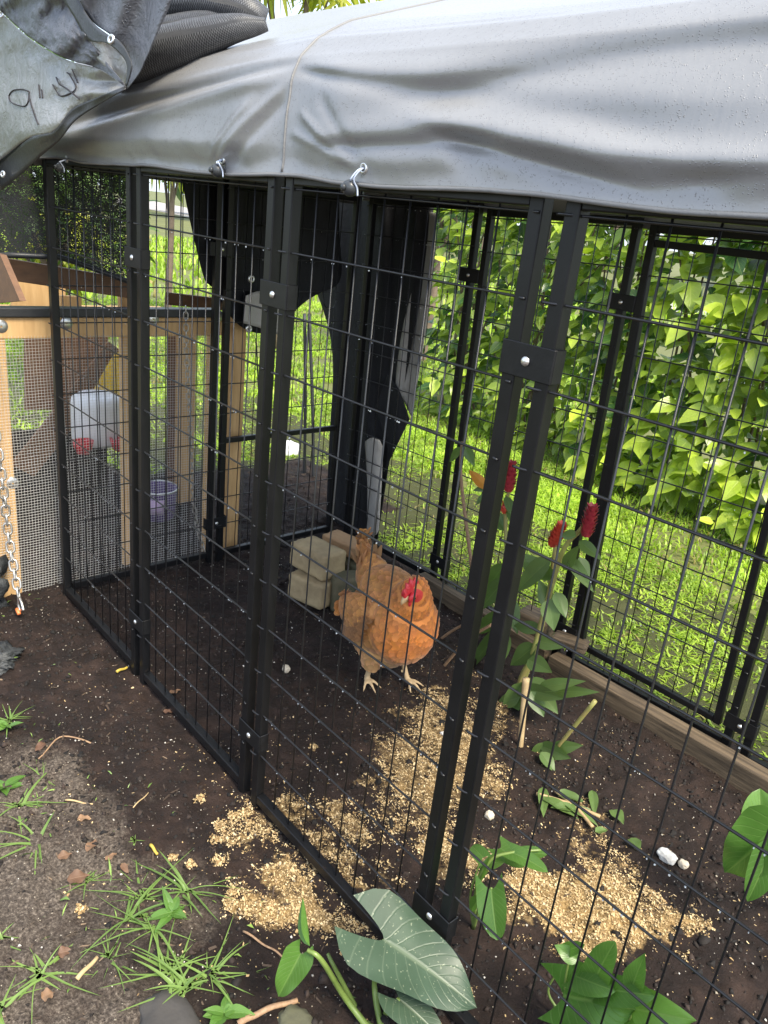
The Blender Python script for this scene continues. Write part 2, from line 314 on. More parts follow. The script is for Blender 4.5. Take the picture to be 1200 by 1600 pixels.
M['dead_leaf'] = leafmat('dead_leaf', (0.09, 0.045, 0.028), (0.30, 0.18, 0.10), (0.2, 0.12, 0.07), 0.6, 0.1, 6)

# ------------------------------------------------------------------ leaves
def leaf_geo(L, Wd, kind='elliptic', nu=3, nv=7, droop=0.3, fold=0.2, wave=0.0, seed=0, lobes=0.35):
    rr = np.random.RandomState(seed); V = []; U = []
    ph = rr.rand() * 6
    for j in range(nv + 1):
        t = j / nv
        if kind == 'elliptic': w = math.sin(math.pi * min(1, t ** 0.78)) ** 0.85 * (1.08 - .3 * t)
        elif kind == 'blade': w = (1 - t) ** 0.55 * min(1.0, 0.55 + 3 * t)
        elif kind == 'heart': w = (1 - t) ** 0.62 * (0.72 + 0.9 * t) * 1.12
        else: w = (1 - t) ** 0.80 * (0.86 + 0.62 * t) * (0.42 + 0.58 * min(1.0, t / 0.16) ** 0.6)
        w = max(w, 0.02) * Wd / 2
        for i in range(-nu, nu + 1):
            s = i / nu
            x = s * w
            y = L * t - (lobes * L * abs(s) ** 1.6 * (1 - t) ** 2.2 if kind in ('heart', 'arrow') else 0)
            z = fold * abs(s) * w - droop * L * max(0, t) ** 2 * 0.5 + wave * Wd * math.sin(t * 11 + ph + (2 if s > 0 else 0)) * abs(s) ** 2
            V.append((x, y, z)); U.append((0.5 + s * 0.5, t))
    n = 2 * nu + 1
    F = [(j*n+i, j*n+i+1, (j+1)*n+i+1, (j+1)*n+i) for j in range(nv) for i in range(n - 1)]
    return np.array(V), F, np.array(U)
def frame(d, up=(0, 0, 1)):
    d = np.asarray(d, float); d = d / np.linalg.norm(d); up = np.asarray(up, float)
    z = up - d * (up @ d)
    if np.linalg.norm(z) < 1e-4: z = np.array([1.0, 0, 0]) - d * d[0]
    z /= np.linalg.norm(z); x = np.cross(d, z); return np.array([x, d, z])    # rows
def put(V, base, d, up=(0, 0, 1)): return np.asarray(base) + V @ frame(d, up)
def leaf_obj(name, mat, parent, base, tip, width, up, kind='elliptic', var=0.5, droop=0.3, fold=0.2, wave=0.0, seed=0, nu=3, nv=8, lobes=0.35):
    base = np.asarray(base, float); tip = np.asarray(tip, float); L = np.linalg.norm(tip - base)
    V, F, U = leaf_geo(L, width, kind, nu, nv, droop, fold, wave, seed, lobes)
    b = MB(); b.add(put(V, base, tip - base, up), F, var, U); return b.build(name, mat, parent, True)
def bez(pts, n=10):
    P = np.asarray(pts, float); k = len(P); out = []
    Q = np.vstack([2 * P[0] - P[1], P, 2 * P[-1] - P[-2]])
    for i in range(k - 1):
        p0, p1, p2, p3 = Q[i:i+4]
        for t in np.linspace(0, 1, n, endpoint=False):
            out.append(0.5 * (2*p1 + (p2-p0)*t + (2*p0-5*p1+4*p2-p3)*t*t + (3*p1-p0-3*p2+p3)*t**3))
    out.append(P[-1]); return np.array(out)
def resample(P, n):
    P = np.asarray(P, float); d = np.r_[0, np.cumsum(np.linalg.norm(np.diff(P, axis=0), axis=1))]
    q = np.linspace(0, d[-1], n); return np.stack([np.interp(q, d, P[:, k]) for k in range(P.shape[1])], 1)
def patch(rows, nx, ny, smooth=True):
    """smooth surface through several 3-D polylines (each a row)"""
    R = np.array([resample(bez(r, 8) if smooth else r, nx) for r in rows])
    if len(rows) == 2:
        t = np.linspace(0, 1, ny)[:, None, None]; return R[0][None] * (1 - t) + R[1][None] * t
    return np.stack([resample_par(R[:, j], ny) for j in range(nx)], 1)
def resample_par(P, n):
    B = bez(P, 12); q = np.linspace(0, len(B) - 1, n); i = np.minimum(q.astype(int), len(B) - 2); f = (q - i)[:, None]
    return B[i] * (1 - f) + B[i + 1] * f

# ------------------------------------------------------------------ ground
GZ = -0.055
PW, HZ = 0.7972, 0.146          # panel pitch of the run, spacing of its horizontal wires
def in_poly(x, y, poly):
    ins = np.zeros(np.shape(x), bool); n = len(poly); j = n - 1
    for i in range(n):
        xi, yi = poly[i]; xj, yj = poly[j]
        c = ((yi > y) != (yj > y)) & (x < (xj - xi) * (y - yi) / (yj - yi + 1e-12) + xi); ins ^= c; j = i
    return ins
def gp(px): return [tuple(at(a, b, 'z', GZ)[:2]) for a, b in px]
SAW = [(gp([(345,1270),(395,1262),(430,1290),(470,1330),(520,1390),(560,1410),(555,1470),(500,1490),(450,1480),(400,1440),(375,1400),(360,1340)]), 1.0),
       (gp([(455,1230),(520,1235),(560,1290),(590,1370),(640,1400),(640,1440),(560,1400),(500,1340),(450,1290)]), 0.85),
       (gp([(560,1190),(640,1060),(720,1060),(800,1110),(800,1240),(720,1320),(640,1330),(570,1290)]), 0.62),
       (gp([(600,1280),(720,1290),(770,1330),(720,1400),(640,1390),(590,1340)]), 0.75),
       (gp([(770,1350),(860,1330),(960,1360),(1080,1420),(1080,1480),(980,1530),(880,1500),(800,1470),(760,1400)]), 0.9),
       (gp([(860,1230),(960,1280),(1010,1370),(940,1400),(860,1350),(820,1290)]), 0.55),
       (gp([(730,1500),(800,1510),(850,1600),(760,1600)]), 0.5),
       (gp([(420,1480),(470,1480),(470,1560),(430,1590)]), 0.5)]
def saw_mask(x, y):
    wx = x + 0.22 * (fbm(x * 9, y * 9, 4, 5) - 0.5); wy = y + 0.22 * (fbm(x * 9, y * 9, 4, 9) - 0.5)
    m = np.zeros(np.shape(x))
    for poly, a in SAW:
        w_ = sum(in_poly(wx + .055 * math.cos(k * 1.257) * (1 + k % 2), wy + .055 * math.sin(k * 1.257) * (1 + k % 2), poly) for k in range(5)) / 5.0
        m = np.maximum(m, min(1.0, a * 1.18) * w_)
    return m * np.clip(.25 + 1.35 * fbm(x * 8, y * 8, 4, 17), .15, 1.05)
def lawn_mask(x, y):
    e = 0.12 * (fbm(x * 3, y * 3, 3, 21) - 0.5)
    a = (y > 1.69 + e) & (x > -0.15)
    b = (x < -1.28 + e * 3) & (y > 1.0 + 0.4 * (x + 1.3))
    c = (y > 2.25 + e * 2)
    dd = (x < -2.2)
    return (a | b | c | dd).astype(float)
def ground_h(x, y):
    h = GZ + 0.030 * (fbm(x * 1.6, y * 1.6, 3, 2) - 0.5) + 0.032 * (fbm(x * 9, y * 9, 4, 3) - 0.5) + 0.022 * (fbm(x * 34, y * 34, 3, 4) - 0.5)
    clod = fbm(x * 20, y * 20, 3, 44); h = h + 0.030 * np.clip(clod - 0.56, 0, 1) * (y > -0.75)
    h = h + 0.05 * np.exp(-(((x + 0.75) / 0.5) ** 2 + ((y - 1.75) / 0.45) ** 2))
    h = h + saw_mask(x, y) * 0.034 * np.clip(fbm(x * 26, y * 26, 3, 8) - .25, 0, 1)
    return h
g = MB()
xs = np.r_[np.arange(-3.2, -0.6, 0.03), np.arange(-0.6, 3.5, 0.0115)]; ys = np.r_[np.arange(-1.7, 1.75, 0.0115), np.arange(1.75, 3.0, 0.04)]
X, Y = np.meshgrid(xs, ys); H = ground_h(X, Y)
H = np.where((X < -3.1) | (X > 3.45) | (Y < -1.66) | (Y > 2.9), GZ - 0.03, H)
g.grid(np.stack([X, Y, H], -1)); me = g.mesh('soil')
def fattr(me, nm, val):
    a = me.attributes.new(nm, 'FLOAT', 'POINT'); a.data.foreach_set('value', np.asarray(val, np.float32).ravel())
fattr(me, 'saw', saw_mask(X, Y))
SANDP = gp([(-200, 1180), (110, 1170), (215, 1290), (300, 1390), (235, 1500), (260, 1650), (-250, 1800)])
sw = [in_poly(X + dx + .25 * (fbm(X * 6, Y * 6, 3, 33) - .5), Y + dy + .25 * (fbm(X * 6, Y * 6, 3, 34) - .5), SANDP) for dx, dy in ((0, 0), (.06, 0), (-.06, 0), (0, .06), (0, -.06), (.12, .03), (-.1, -.05))]
sand = np.mean(sw, 0) * (0.30 + 1.0 * fbm(X * 6, Y * 6, 4, 31))
fattr(me, 'sand', np.clip(sand, 0, 1)); fattr(me, 'lawn', lawn_mask(X, Y))
def soil_mat():
    m, t, p, o = newmat('damp_soil'); tc = N(t, 'ShaderNodeTexCoord'); co = tc.outputs['Object']
    n1 = N(t, 'ShaderNodeTexNoise', Scale=7.0, Detail=8.0, Roughness=0.7); t.links.new(co, n1.inputs['Vector'])
    soil = ramp(t, n1.outputs['Fac'], [(0.3, (0.0050, 0.0026, 0.0020)), (0.5, (0.0145, 0.0080, 0.0060)), (0.68, (0.036, 0.0210, 0.0155))])
    n2 = N(t, 'ShaderNodeTexNoise', Scale=120.0, Detail=6.0, Roughness=0.75); t.links.new(co, n2.inputs['Vector'])
    sandc = ramp(t, n2.outputs['Fac'], [(0.34, (0.016, 0.012, 0.0095)), (0.52, (0.085, 0.067, 0.053)), (0.7, (0.25, 0.21, 0.17))])
    sawc = ramp(t, n2.outputs['Fac'], [(0.3, (0.07, 0.04, 0.016)), (0.5, (0.27, 0.175, 0.072)), (0.68, (0.44, 0.32, 0.15))])
    def masked(attr, thr, soft, amt):
        a = N(t, 'ShaderNodeAttribute', attribute_name=attr)
        nn = N(t, 'ShaderNodeTexNoise', Scale=38.0, Detail=7.0, Roughness=0.72); t.links.new(co, nn.inputs['Vector'])
        ad = N(t, 'ShaderNodeMath', operation='MULTIPLY_ADD'); ad.inputs[1].default_value = amt; t.links.new(nn.outputs['Fac'], ad.inputs[0]); t.links.new(a.outputs['Fac'], ad.inputs[2])
        mr = N(t, 'ShaderNodeMapRange'); mr.inputs[1].default_value = thr; mr.inputs[2].default_value = thr + soft; t.links.new(ad.outputs[0], mr.inputs[0]); return mr.outputs[0]
    mx1 = N(t, 'ShaderNodeMixRGB'); t.links.new(masked('sand', 0.75, 0.7, 1.1), mx1.inputs[0]); t.links.new(soil.outputs[0], mx1.inputs[1]); t.links.new(sandc.outputs[0], mx1.inputs[2])
    mx2 = N(t, 'ShaderNodeMixRGB'); t.links.new(masked('saw', 1.22, 0.34, 1.35), mx2.inputs[0]); t.links.new(mx1.outputs[0], mx2.inputs[1]); t.links.new(sawc.outputs[0], mx2.inputs[2])
    vo = N(t, 'ShaderNodeTexVoronoi', Scale=95.0); t.links.new(co, vo.inputs['Vector'])
    vs = ramp(t, vo.outputs['Distance'], [(0.10, (1, 1, 1)), (0.16, (0, 0, 0))])
    sx = N(t, 'ShaderNodeSeparateXYZ'); t.links.new(vo.outputs['Color'], sx.inputs[0])
    pk = N(t, 'ShaderNodeMath', operation='GREATER_THAN'); pk.inputs[1].default_value = 0.90; t.links.new(sx.outputs[0], pk.inputs[0])
    ml = N(t, 'ShaderNodeMath', operation='MULTIPLY'); t.links.new(vs.outputs[0], ml.inputs[0]); t.links.new(pk.outputs[0], ml.inputs[1])
    mx3 = N(t, 'ShaderNodeMixRGB'); mx3.inputs[2].default_value = (0.45, 0.40, 0.32, 1); t.links.new(ml.outputs[0], mx3.inputs[0]); t.links.new(mx2.outputs[0], mx3.inputs[1])
    la = N(t, 'ShaderNodeAttribute', attribute_name='lawn')
    mx4 = N(t, 'ShaderNodeMixRGB'); mx4.inputs[2].default_value = (0.05, 0.055, 0.018, 1); t.links.new(la.outputs['Fac'], mx4.inputs[0]); t.links.new(mx3.outputs[0], mx4.inputs[1])
    t.links.new(mx4.outputs[0], p.inputs['Base Color']); p.inputs['Roughness'].default_value = 0.75; p.inputs['Specular IOR Level'].default_value = 0.3
    b = N(t, 'ShaderNodeBump', Strength=0.9, Distance=0.008); t.links.new(n2.outputs['Fac'], b.inputs['Height']); t.links.new(b.outputs[0], p.inputs['Normal'])
    return m
M['soil'] = soil_mat()
tag(link(me, 'soil', M['soil']), kind='structure')
# lawn sheet out to the horizon, lying lower than the soil bed
M['turf'] = basic('turf_base', (0.085, 0.095, 0.028), (0.13, 0.14, 0.04), 0.9, 0.8, bump=0.5, bscale=20)
lg = MB(); R0 = [0, 3, 6, 12, 25, 60, 150, 400]; nn = 40
V = [(0, 0, GZ - 0.035)] + [(r * math.cos(2*math.pi*k/nn), 2 + r * math.sin(2*math.pi*k/nn), GZ - 0.035) for r in R0[1:] for k in range(nn)]
F = [(0, 1 + k, 1 + (k + 1) % nn) for k in range(nn)] + [(1+i*nn+k, 1+(i+1)*nn+k, 1+(i+1)*nn+(k+1)%nn, 1+i*nn+(k+1)%nn) for i in range(len(R0)-2) for k in range(nn)]
lg.add(V, F); tag(lg.build('lawn', M['turf']), kind='structure')
yd = MB(); yd.add([(-1.6, -90, GZ - .022), (90, -90, GZ - .022), (90, 1.2, GZ - .022), (-1.6, 1.2, GZ - .022)], [(0, 1, 2, 3)])
tag(yd.build('unseen_yard', basic('bare_sandy_yard', (.10, .078, .06), (.05, .038, .03), .9, 3, bump=.5, bscale=30)), kind='structure')  # unseen brown ground, added so the canopy does not reflect lawn green
pth = MB(); A = at(250, 316, 'z', GZ); A2 = at(250, 330, 'z', GZ); B = at(690, 402, 'z', GZ); B2 = at(690, 417, 'z', GZ)
ex = (B - A); A0, B0 = A - ex * 0.4, B + ex * 0.35; ex2 = (B2 - A2); A20, B20 = A2 - ex2 * 0.4, B2 + ex2 * 0.5
pth.add([p + np.array([0, 0, -0.02]) for p in (A0, B0, B20, A20)], [(0, 1, 2, 3)]); o = pth.build('path', M['path']); o.location.z = -0.003; tag(o, kind='structure')

# grass on the lawn: real blades
def grass(name, n, xr, yr, keep, hmin, hmax, wd, seed, lean=0.9):
    r = np.random.RandomState(seed); x = r.uniform(*xr, n); y = r.uniform(*yr, n); k = keep(x, y); x, y = x[k], y[k]
    dens = fbm(x * 2.2, y * 2.2, 4, 77); k = r.rand(len(x)) < np.clip(dens * 3.2 - 0.95, 0.10, 1); x, y = x[k], y[k]; n = len(x)
    z = np.full(n, GZ - 0.03); a = r.uniform(0, 2*math.pi, n); h = r.uniform(hmin, hmax, n); ln = r.uniform(0.25, lean, n) * h
    dx, dy = np.cos(a), np.sin(a); sx, sy = -dy * wd * r.uniform(.6, 1.3, n), dx * wd * r.uniform(.6, 1.3, n)
    P = np.empty((n, 5, 3))
    P[:, 0] = np.stack([x - sx, y - sy, z], 1); P[:, 1] = np.stack([x + sx, y + sy, z], 1)
    mx, my, mz = x + dx * ln * .4, y + dy * ln * .4, z + h * .68
    P[:, 2] = np.stack([mx + sx * .85, my + sy * .85, mz], 1); P[:, 3] = np.stack([mx - sx * .85, my - sy * .85, mz], 1)
    P[:, 4] = np.stack([x + dx * ln * 1.25, y + dy * ln * 1.25, z + h * np.where(ln > .6 * h, .75, 1.0)], 1)
    me = bpy.data.meshes.new(name); me.vertices.add(n * 5); me.vertices.foreach_set('co', P.astype(np.float32).ravel())
    base = np.arange(n)[:, None] * 5; q = (base + np.array([0, 1, 2, 3])).ravel(); tr = (base + np.array([3, 2, 4])).ravel()
    idx = np.concatenate([q, tr]).astype(np.int32); me.loops.add(len(idx)); me.loops.foreach_set('vertex_index', idx)
    st = np.concatenate([np.arange(n) * 4, n * 4 + np.arange(n) * 3]).astype(np.int32)
    me.polygons.add(2 * n); me.polygons.foreach_set('loop_start', st)
    me.update(calc_edges=True); me.validate()
    va = np.clip(-.12 + 1.25 * fbm(x * 3.1, y * 3.1, 4, 55) + r.normal(0, .20, n), 0, 1)
    fattr(me, 'var', np.repeat(va, 5)); me.polygons.foreach_set('use_smooth', [True] * len(me.polygons))
    return tag(link(me, name, M['grass']), kind='stuff')
grass('lawn_grass', 165000, (-2.6, 3.6), (1.66, 4.9), lambda x, y: lawn_mask(x, y) > 0, .022, .060, .0058, 1, lean=1.5)
grass('lawn_grass', 85000, (-9.5, -1.0), (0.2, 9.5), lambda x, y: (lawn_mask(x, y) > 0) & ~((x > -2.6) & (y > 1.66) & (y < 4.9)), .03, .08, .0095, 2, lean=1.4)
grass('lawn_grass', 26000, (-26, -6), (1, 26), lambda x, y: (x < -9.5) | (y > 9.5), .12, .22, .03, 3)

# ------------------------------------------------------------------ chicken run (kennel frame)
run = thing('chicken_run', 'black steel wire chicken run of bolted mesh panels round the hen', 'chicken run')
PWID, PTOP, PBOT, PS = 0.752, 1.785, -0.032, 0.030
fm = MB()
fm.box((0, -PS/2, -0.115), (PS, PS/2, PTOP)); fm.box((PWID-PS, -PS/2, -0.115), (PWID, PS/2, PTOP))
fm.box((PS + .0004, -PS/2 + .001, PTOP - PS - .001), (PWID - PS - .0004, PS/2 - .001, PTOP - .001)); fm.box((PS + .0004, -PS/2 + .001, PBOT), (PWID - PS - .0004, PS/2 - .001, PBOT + PS))
frame_me = fm.mesh('panel_frame', False)
wv_ = MB(); wv_.tube([(0, 0, PBOT + PS - .004), (0, 0, PTOP - PS + .004)], 0.0021, 6); vwire = wv_.mesh('wire')
wh_ = MB(); wh_.tube([(-0.012, -.0165, .0), (-0.006, -.0185, .0), (.012, -.017, 0), (.03, -.0046, 0), (PWID - .03, -.0046, 0), (PWID - .012, -.017, 0), (PWID - .004, -.0175, .0)], 0.0027, 6); hwire = wh_.mesh('wire')
DROPS = MB(); ICO = None
def ico(sub=1):
    b = bmesh.new(); bmesh.ops.create_icosphere(b, subdivisions=sub, radius=1.0)
    V = np.array([v.co[:] for v in b.verts]); F = [tuple(v.index for v in f.verts) for f in b.faces]; b.free(); return V, F
IV, IF = ico(1)
def panel(org, ang, lean=0.0, nh=11, drops=14, name='wire_panel'):
    """org = foot of the panel's first post; ang = heading of its width; lean = racking of the top along the width"""
    o = link(frame_me, name, M['steel'], run); mw = Matrix.Translation(org) @ Matrix.Rotation(ang, 4, 'Z')
    sh = Matrix.Identity(4); sh[0][2] = lean / 1.78; o.matrix_local = mw @ sh
    bevel(o, 0.003, 2)
    for k in range(8):
        w = link(vwire, 'wire', M['wire'], o); w.location = (PS + 0.077 * (k + 1), 0, 0)
    for k in range(12):
        w = link(hwire, 'wire', M['wire'], o); w.location = (0, 0, HZ * (12 - k) - (0.006 if k == 0 else 0))
    L = mw @ sh
    for k in range(12):
        for q in range(np.random.RandomState(len(DROPS.v) + k).randint(drops // 4, max(2, int(drops * .8)))):
            s = random.choice([random.uniform(.03, .72), min(.72, max(.03, random.gauss(.45, .12)))])
            c = np.array(L @ Vector((s, -0.0046, HZ * (12 - k) - 0.0058))); r = random.uniform(.0011, .0024)
            DROPS.add(c + IV * r * np.array([1, 1, 1.25]), IF)
    return o
cl = MB()                                         # clamp plate wrapping two posts
cl.box((-.0585, -.0035, -.030), (.0585, 0.0, .030)); cl.box((-.0585, .0004, -.030), (-.0553, .030, .030)); cl.box((.0553, .0004, -.030), (.0585, .030, .030))
clamp_me = cl.mesh('clamp_plate', False)
bo = MB(); bo.lathe([(0, .005), (.004, .0048), (.0075, .003), (.009, 0)], n=14); bolt_me = bo.mesh('bolt')
def clamp(p, ang):
    o = link(clamp_me, 'clamp_plate', M['clamp'], run); o.location = p; o.rotation_euler = (0, 0, ang); bevel(o, 0.0015, 1)
    b = link(bolt_me, 'bolt', M['zinc'], o); b.location = (0, -.0047, 0); b.rotation_euler = (math.pi / 2, 0, 0)
for k in range(4): panel(Vector((k * PW - PS, 0, 0)), 0)
for k in (1, 2, 3):
    for z in (1.503, 0.195): clamp((k * PW - 0.0525, -PS / 2 - .0006, z), 0)
for k in range(4): panel(Vector((k * PW + 0.005, 2 * PW, 0)), 0, lean=-0.085, drops=18)
for k in (1, 2, 3):
    for z in (1.50, 0.10):
        clamp((k * PW - 0.018 - 0.085 * z / 1.78, 2 * PW - PS / 2 - .0006, z), 0)
for k in range(2): panel(Vector((-.048, k * .779, 0)), math.pi / 2, lean=-0.02)
for z in (1.49, 0.16): clamp((-.048 + PS / 2 + .0006, .766 - .02 * z / 1.78, z), math.pi / 2)
# mid rail of the far end panel, door leaf inside the third back panel
r_ = MB(); r_.box((-.0605, .803, .578), (-.0355, 1.494, .604)); bevel(r_.build('middle_rail', M['steel'], run), .003)
dl = MB(); x0, x1, z0, z1, yy = 2 * PW + 0.048, 3 * PW - 0.092, 0.055, 1.735, 2 * PW
dq = 0.085 / 1.78
def dbar(a, b):
    V = []
    for (x, y, z) in [(a[0],a[1],a[2]),(b[0],a[1],a[2]),(b[0],b[1],a[2]),(a[0],b[1],a[2]),(a[0],a[1],b[2]),(b[0],a[1],b[2]),(b[0],b[1],b[2]),(a[0],b[1],b[2])]: V.append((x - dq * z, y, z))
    dl.add(V, [(3,2,1,0),(4,5,6,7),(0,1,5,4),(1,2,6,5),(2,3,7,6),(3,0,4,7)])
dbar((x0, yy - .013, z0), (x0 + .027, yy + .013, z1)); dbar((x1 - .027, yy - .013, z0), (x1, yy + .013, z1))
dbar((x0 + .0274, yy - .012, z1 - .027), (x1 - .0274, yy + .012, z1 - .001)); dbar((x0 + .0274, yy - .012, z0 + .001), (x1 - .0274, yy + .012, z0 + .027))
bevel(dl.build('door_frame', M['steel'], run), .003)
tag(DROPS.build('water_bead', M['drop'], run, True), kind='stuff')

# ------------------------------------------------------------------ canopy
cano = thing('canopy_cover', 'silver grey rain wet fabric canopy stretched over the wire run', 'canopy')
PROF = [(-.034, 1.768), (-.032, 1.83), (-.026, 1.90), (-.016, 1.965), (.004, 2.015), (.045, 2.060), (.128, 2.109), (.28, 2.166), (.428, 2.22), (.62, 2.30), (.797, 2.37)]
def prof_at(v):                                   # v 0..1 half profile eave -> ridge
    P = np.array(PROF); d = np.r_[0, np.cumsum(np.linalg.norm(np.diff(P, axis=0), axis=1))]; q = v * d[-1]
    return np.interp(q, d, P[:, 0]), np.interp(q, d, P[:, 1])
def fold(x, z, a, b, amp, w0, w1, asym=1.0):
    a = np.array(a); b = np.array(b); d = b - a; L = np.linalg.norm(d); d = d / L
    t = ((x - a[0]) * d[0] + (z - a[1]) * d[1]) / L; s = -(x - a[0]) * d[1] + (z - a[1]) * d[0]
    w = w0 + (w1 - w0) * np.clip(t, 0, 1)
    w = np.where(s > 0, w * asym, w)
    return .55 * amp * np.exp(-(s / w) ** 2) * np.clip(t * 6 + .3, 0, 1) * np.clip((1 - t) * 4 + .15, 0, 1) * (t > -.1) * (t < 1.15)
def step(x, z, a, b, amp, w, x0, x1, soft=.12):
    """the cloth below the line a-b hangs further out: its shelf faces the sky"""
    a = np.array(a); b = np.array(b); d = (b - a) / np.linalg.norm(b - a); n = np.array([-d[1], d[0]]); n = n if n[1] > 0 else -n
    q = (x - a[0]) * n[0] + (z - a[1]) * n[1]
    tx = np.clip((x - x0) / soft, 0, 1) * np.clip((x1 - x) / soft, 0, 1); tx = tx * tx * (3 - 2 * tx)
    return -amp * tx / (1 + np.exp(np.clip(q / w, -40, 40)))
xs = np.linspace(-0.07, 3.23, 330); vs = np.r_[np.linspace(0, .34, 62), np.linspace(.35, 1, 34)]
Xc, Vc = np.meshgrid(xs, vs); Yc, Zc = prof_at(Vc)
def front_disp(x, z):
    d = 0
    # left bay: long folds fanning out of the seam's shoulder
    d = d + fold(x, z, (1.56, 2.03), (.25, 1.93), -.022, .018, .035, 1.6) + fold(x, z, (1.57, 1.985), (.30, 1.85), -.020, .014, .03, 1.6)
    d = d + fold(x, z, (1.55, 2.0), (.35, 1.885), .020, .012, .022) + fold(x, z, (1.56, 1.96), (1.26, 1.775), -.012, .010, .014) + fold(x, z, (1.57, 1.93), (1.33, 1.77), .010, .012, .014)
    d = d + fold(x, z, (1.45, 1.93), (1.24, 1.79), -.010, .012, .008)
    # right bay
    d = d + fold(x, z, (1.60, 2.0), (2.75, 1.895), -.026, .012, .05, 1.5) + fold(x, z, (1.60, 1.985), (2.3, 1.885), .016, .010, .035) 
    d = d + fold(x, z, (2.05, 1.945), (3.2, 1.96), .022, .03, .05)
    d = d + fold(x, z, (1.72, 1.835), (2.22, 1.850), .016, .012, .018) + fold(x, z, (2.05, 1.862), (2.52, 1.785), .024, .014, .018) + fold(x, z, (2.0, 1.885), (2.5, 1.83), -.012, .014, .02)
    d = d + fold(x, z, (1.63, 1.90), (1.845, 1.80), -.010, .008, .008) + fold(x, z, (1.60, 1.86), (1.84, 1.80), -.008, .008, .006) + fold(x, z, (1.70, 1.93), (1.86, 1.81), .009, .014, .010)
    d = d + fold(x, z, (2.45, 1.84), (3.1, 1.80), -.014, .014, .025) + fold(x, z, (2.52, 1.80), (3.1, 1.86), .012, .012, .02)
    lo = np.clip((z - 1.775) / .07, 0, 1); lo = lo * lo * (3 - 2 * lo)
    st_ = step(x, z, (1.60, 2.005), (2.46, 1.855), .022, .010, 1.58, 2.62, .22) + step(x, z, (2.40, 1.862), (3.2, 1.835), .018, .011, 2.36, 3.25, .25)
    st_ = st_ + step(x, z, (1.56, 2.0), (.30, 1.862), .022, .008, .0, 1.57, .20) + .012 * np.exp(-((z - 1.935 - .05 * np.sin(x * 3)) / .03) ** 2) * np.clip((x - 1.7) * 3, 0, 1)
    st_ = st_ + step(x, z, (1.70, 1.845), (2.18, 1.852), -.010, .007, 1.66, 2.24, .10) + step(x, z, (2.10, 1.858), (2.50, 1.792), -.014, .007, 2.06, 2.56, .10)
    d = d + st_ * lo
    # small puckers along the hem
    d = d + 0.005 * (fbm(x * 13 + z * 9, z * 5, 3, 61) - .5) * np.clip((1.86 - z) * 12, 0, 1) * 2
    d = d + 0.006 * (fbm(x * 2.0, z * 4, 2, 62) - .5) * 2
    return d
edge = np.clip(1 - np.abs(Vc - .17) / .30, 0, 1) ** 0.5
dd = front_disp(Xc, Zc) * np.clip((Vc) * 30, 0, 1) * np.clip((.36 - Vc) * 6, 0, 1)
sagx = np.sin(np.clip((Xc - 1.57) / 1.6, 0, 1) * math.pi) + .8 * np.sin(np.clip(Xc / 1.57, 0, 1) * math.pi)
Zs = Zc - .030 * sagx * np.clip((Vc - .16) * 4, 0, 1) * np.clip((1.0 - Vc) * 2.2, 0, 1) + .006 * (fbm(Xc * 2, Yc * 2, 2, 63) - .5) * (Vc > .3)
Yd = Yc + dd + .010 * sagx * np.clip(Vc * 9, 0, 1) * np.clip((.34 - Vc) * 6, 0, 1)
Yd = np.where(Vc > .3, Yd, np.minimum(Yd, Yc + .03))
hem = .008 * (fbm(Xc * 5, Xc * 0, 3, 64) - .5) + .004 * np.sin(Xc * 9)
Zs = Zs + hem * np.clip(1 - Vc * 8, 0, 1)
# keep the cloth outside the frame where it hangs in front of it
Yd = np.where((Zs < 1.80) & (Vc < .2), np.minimum(Yd, -.021), Yd)
Yb = 2 * PW - Yc
Zb = Zc - .025 * sagx * np.clip((Vc - .16) * 4, 0, 1) * np.clip((1.0 - Vc) * 2.2, 0, 1)
G = np.concatenate([np.stack([Xc, Yd, Zs], -1), np.stack([Xc, Yb + .004, Zb], -1)[::-1][1:]], 0)
G[..., 0] -= .085 * np.clip(G[..., 1] / 1.594, 0, 1)
cb = MB(); cb.grid(G); co_ = solid(cb.build('fabric', M['canopy'], cano, True), .0016)
# left gable end
gb = MB(); top = [(-.072 - .085 * np.clip(y / 1.594, 0, 1), y, z - .001) for y, z in PROF] + [(-.072 - .085 * np.clip((1.594 - y) / 1.594, 0, 1), 1.594 - y, z - .001) for y, z in PROF[::-1][1:]]
bot = [(t[0] + .004, t[1], 1.745) for t in top]; gb.grid(np.array([top, bot])); solid(gb.build('gable_end', M['canopy'], cano, True), .0016)
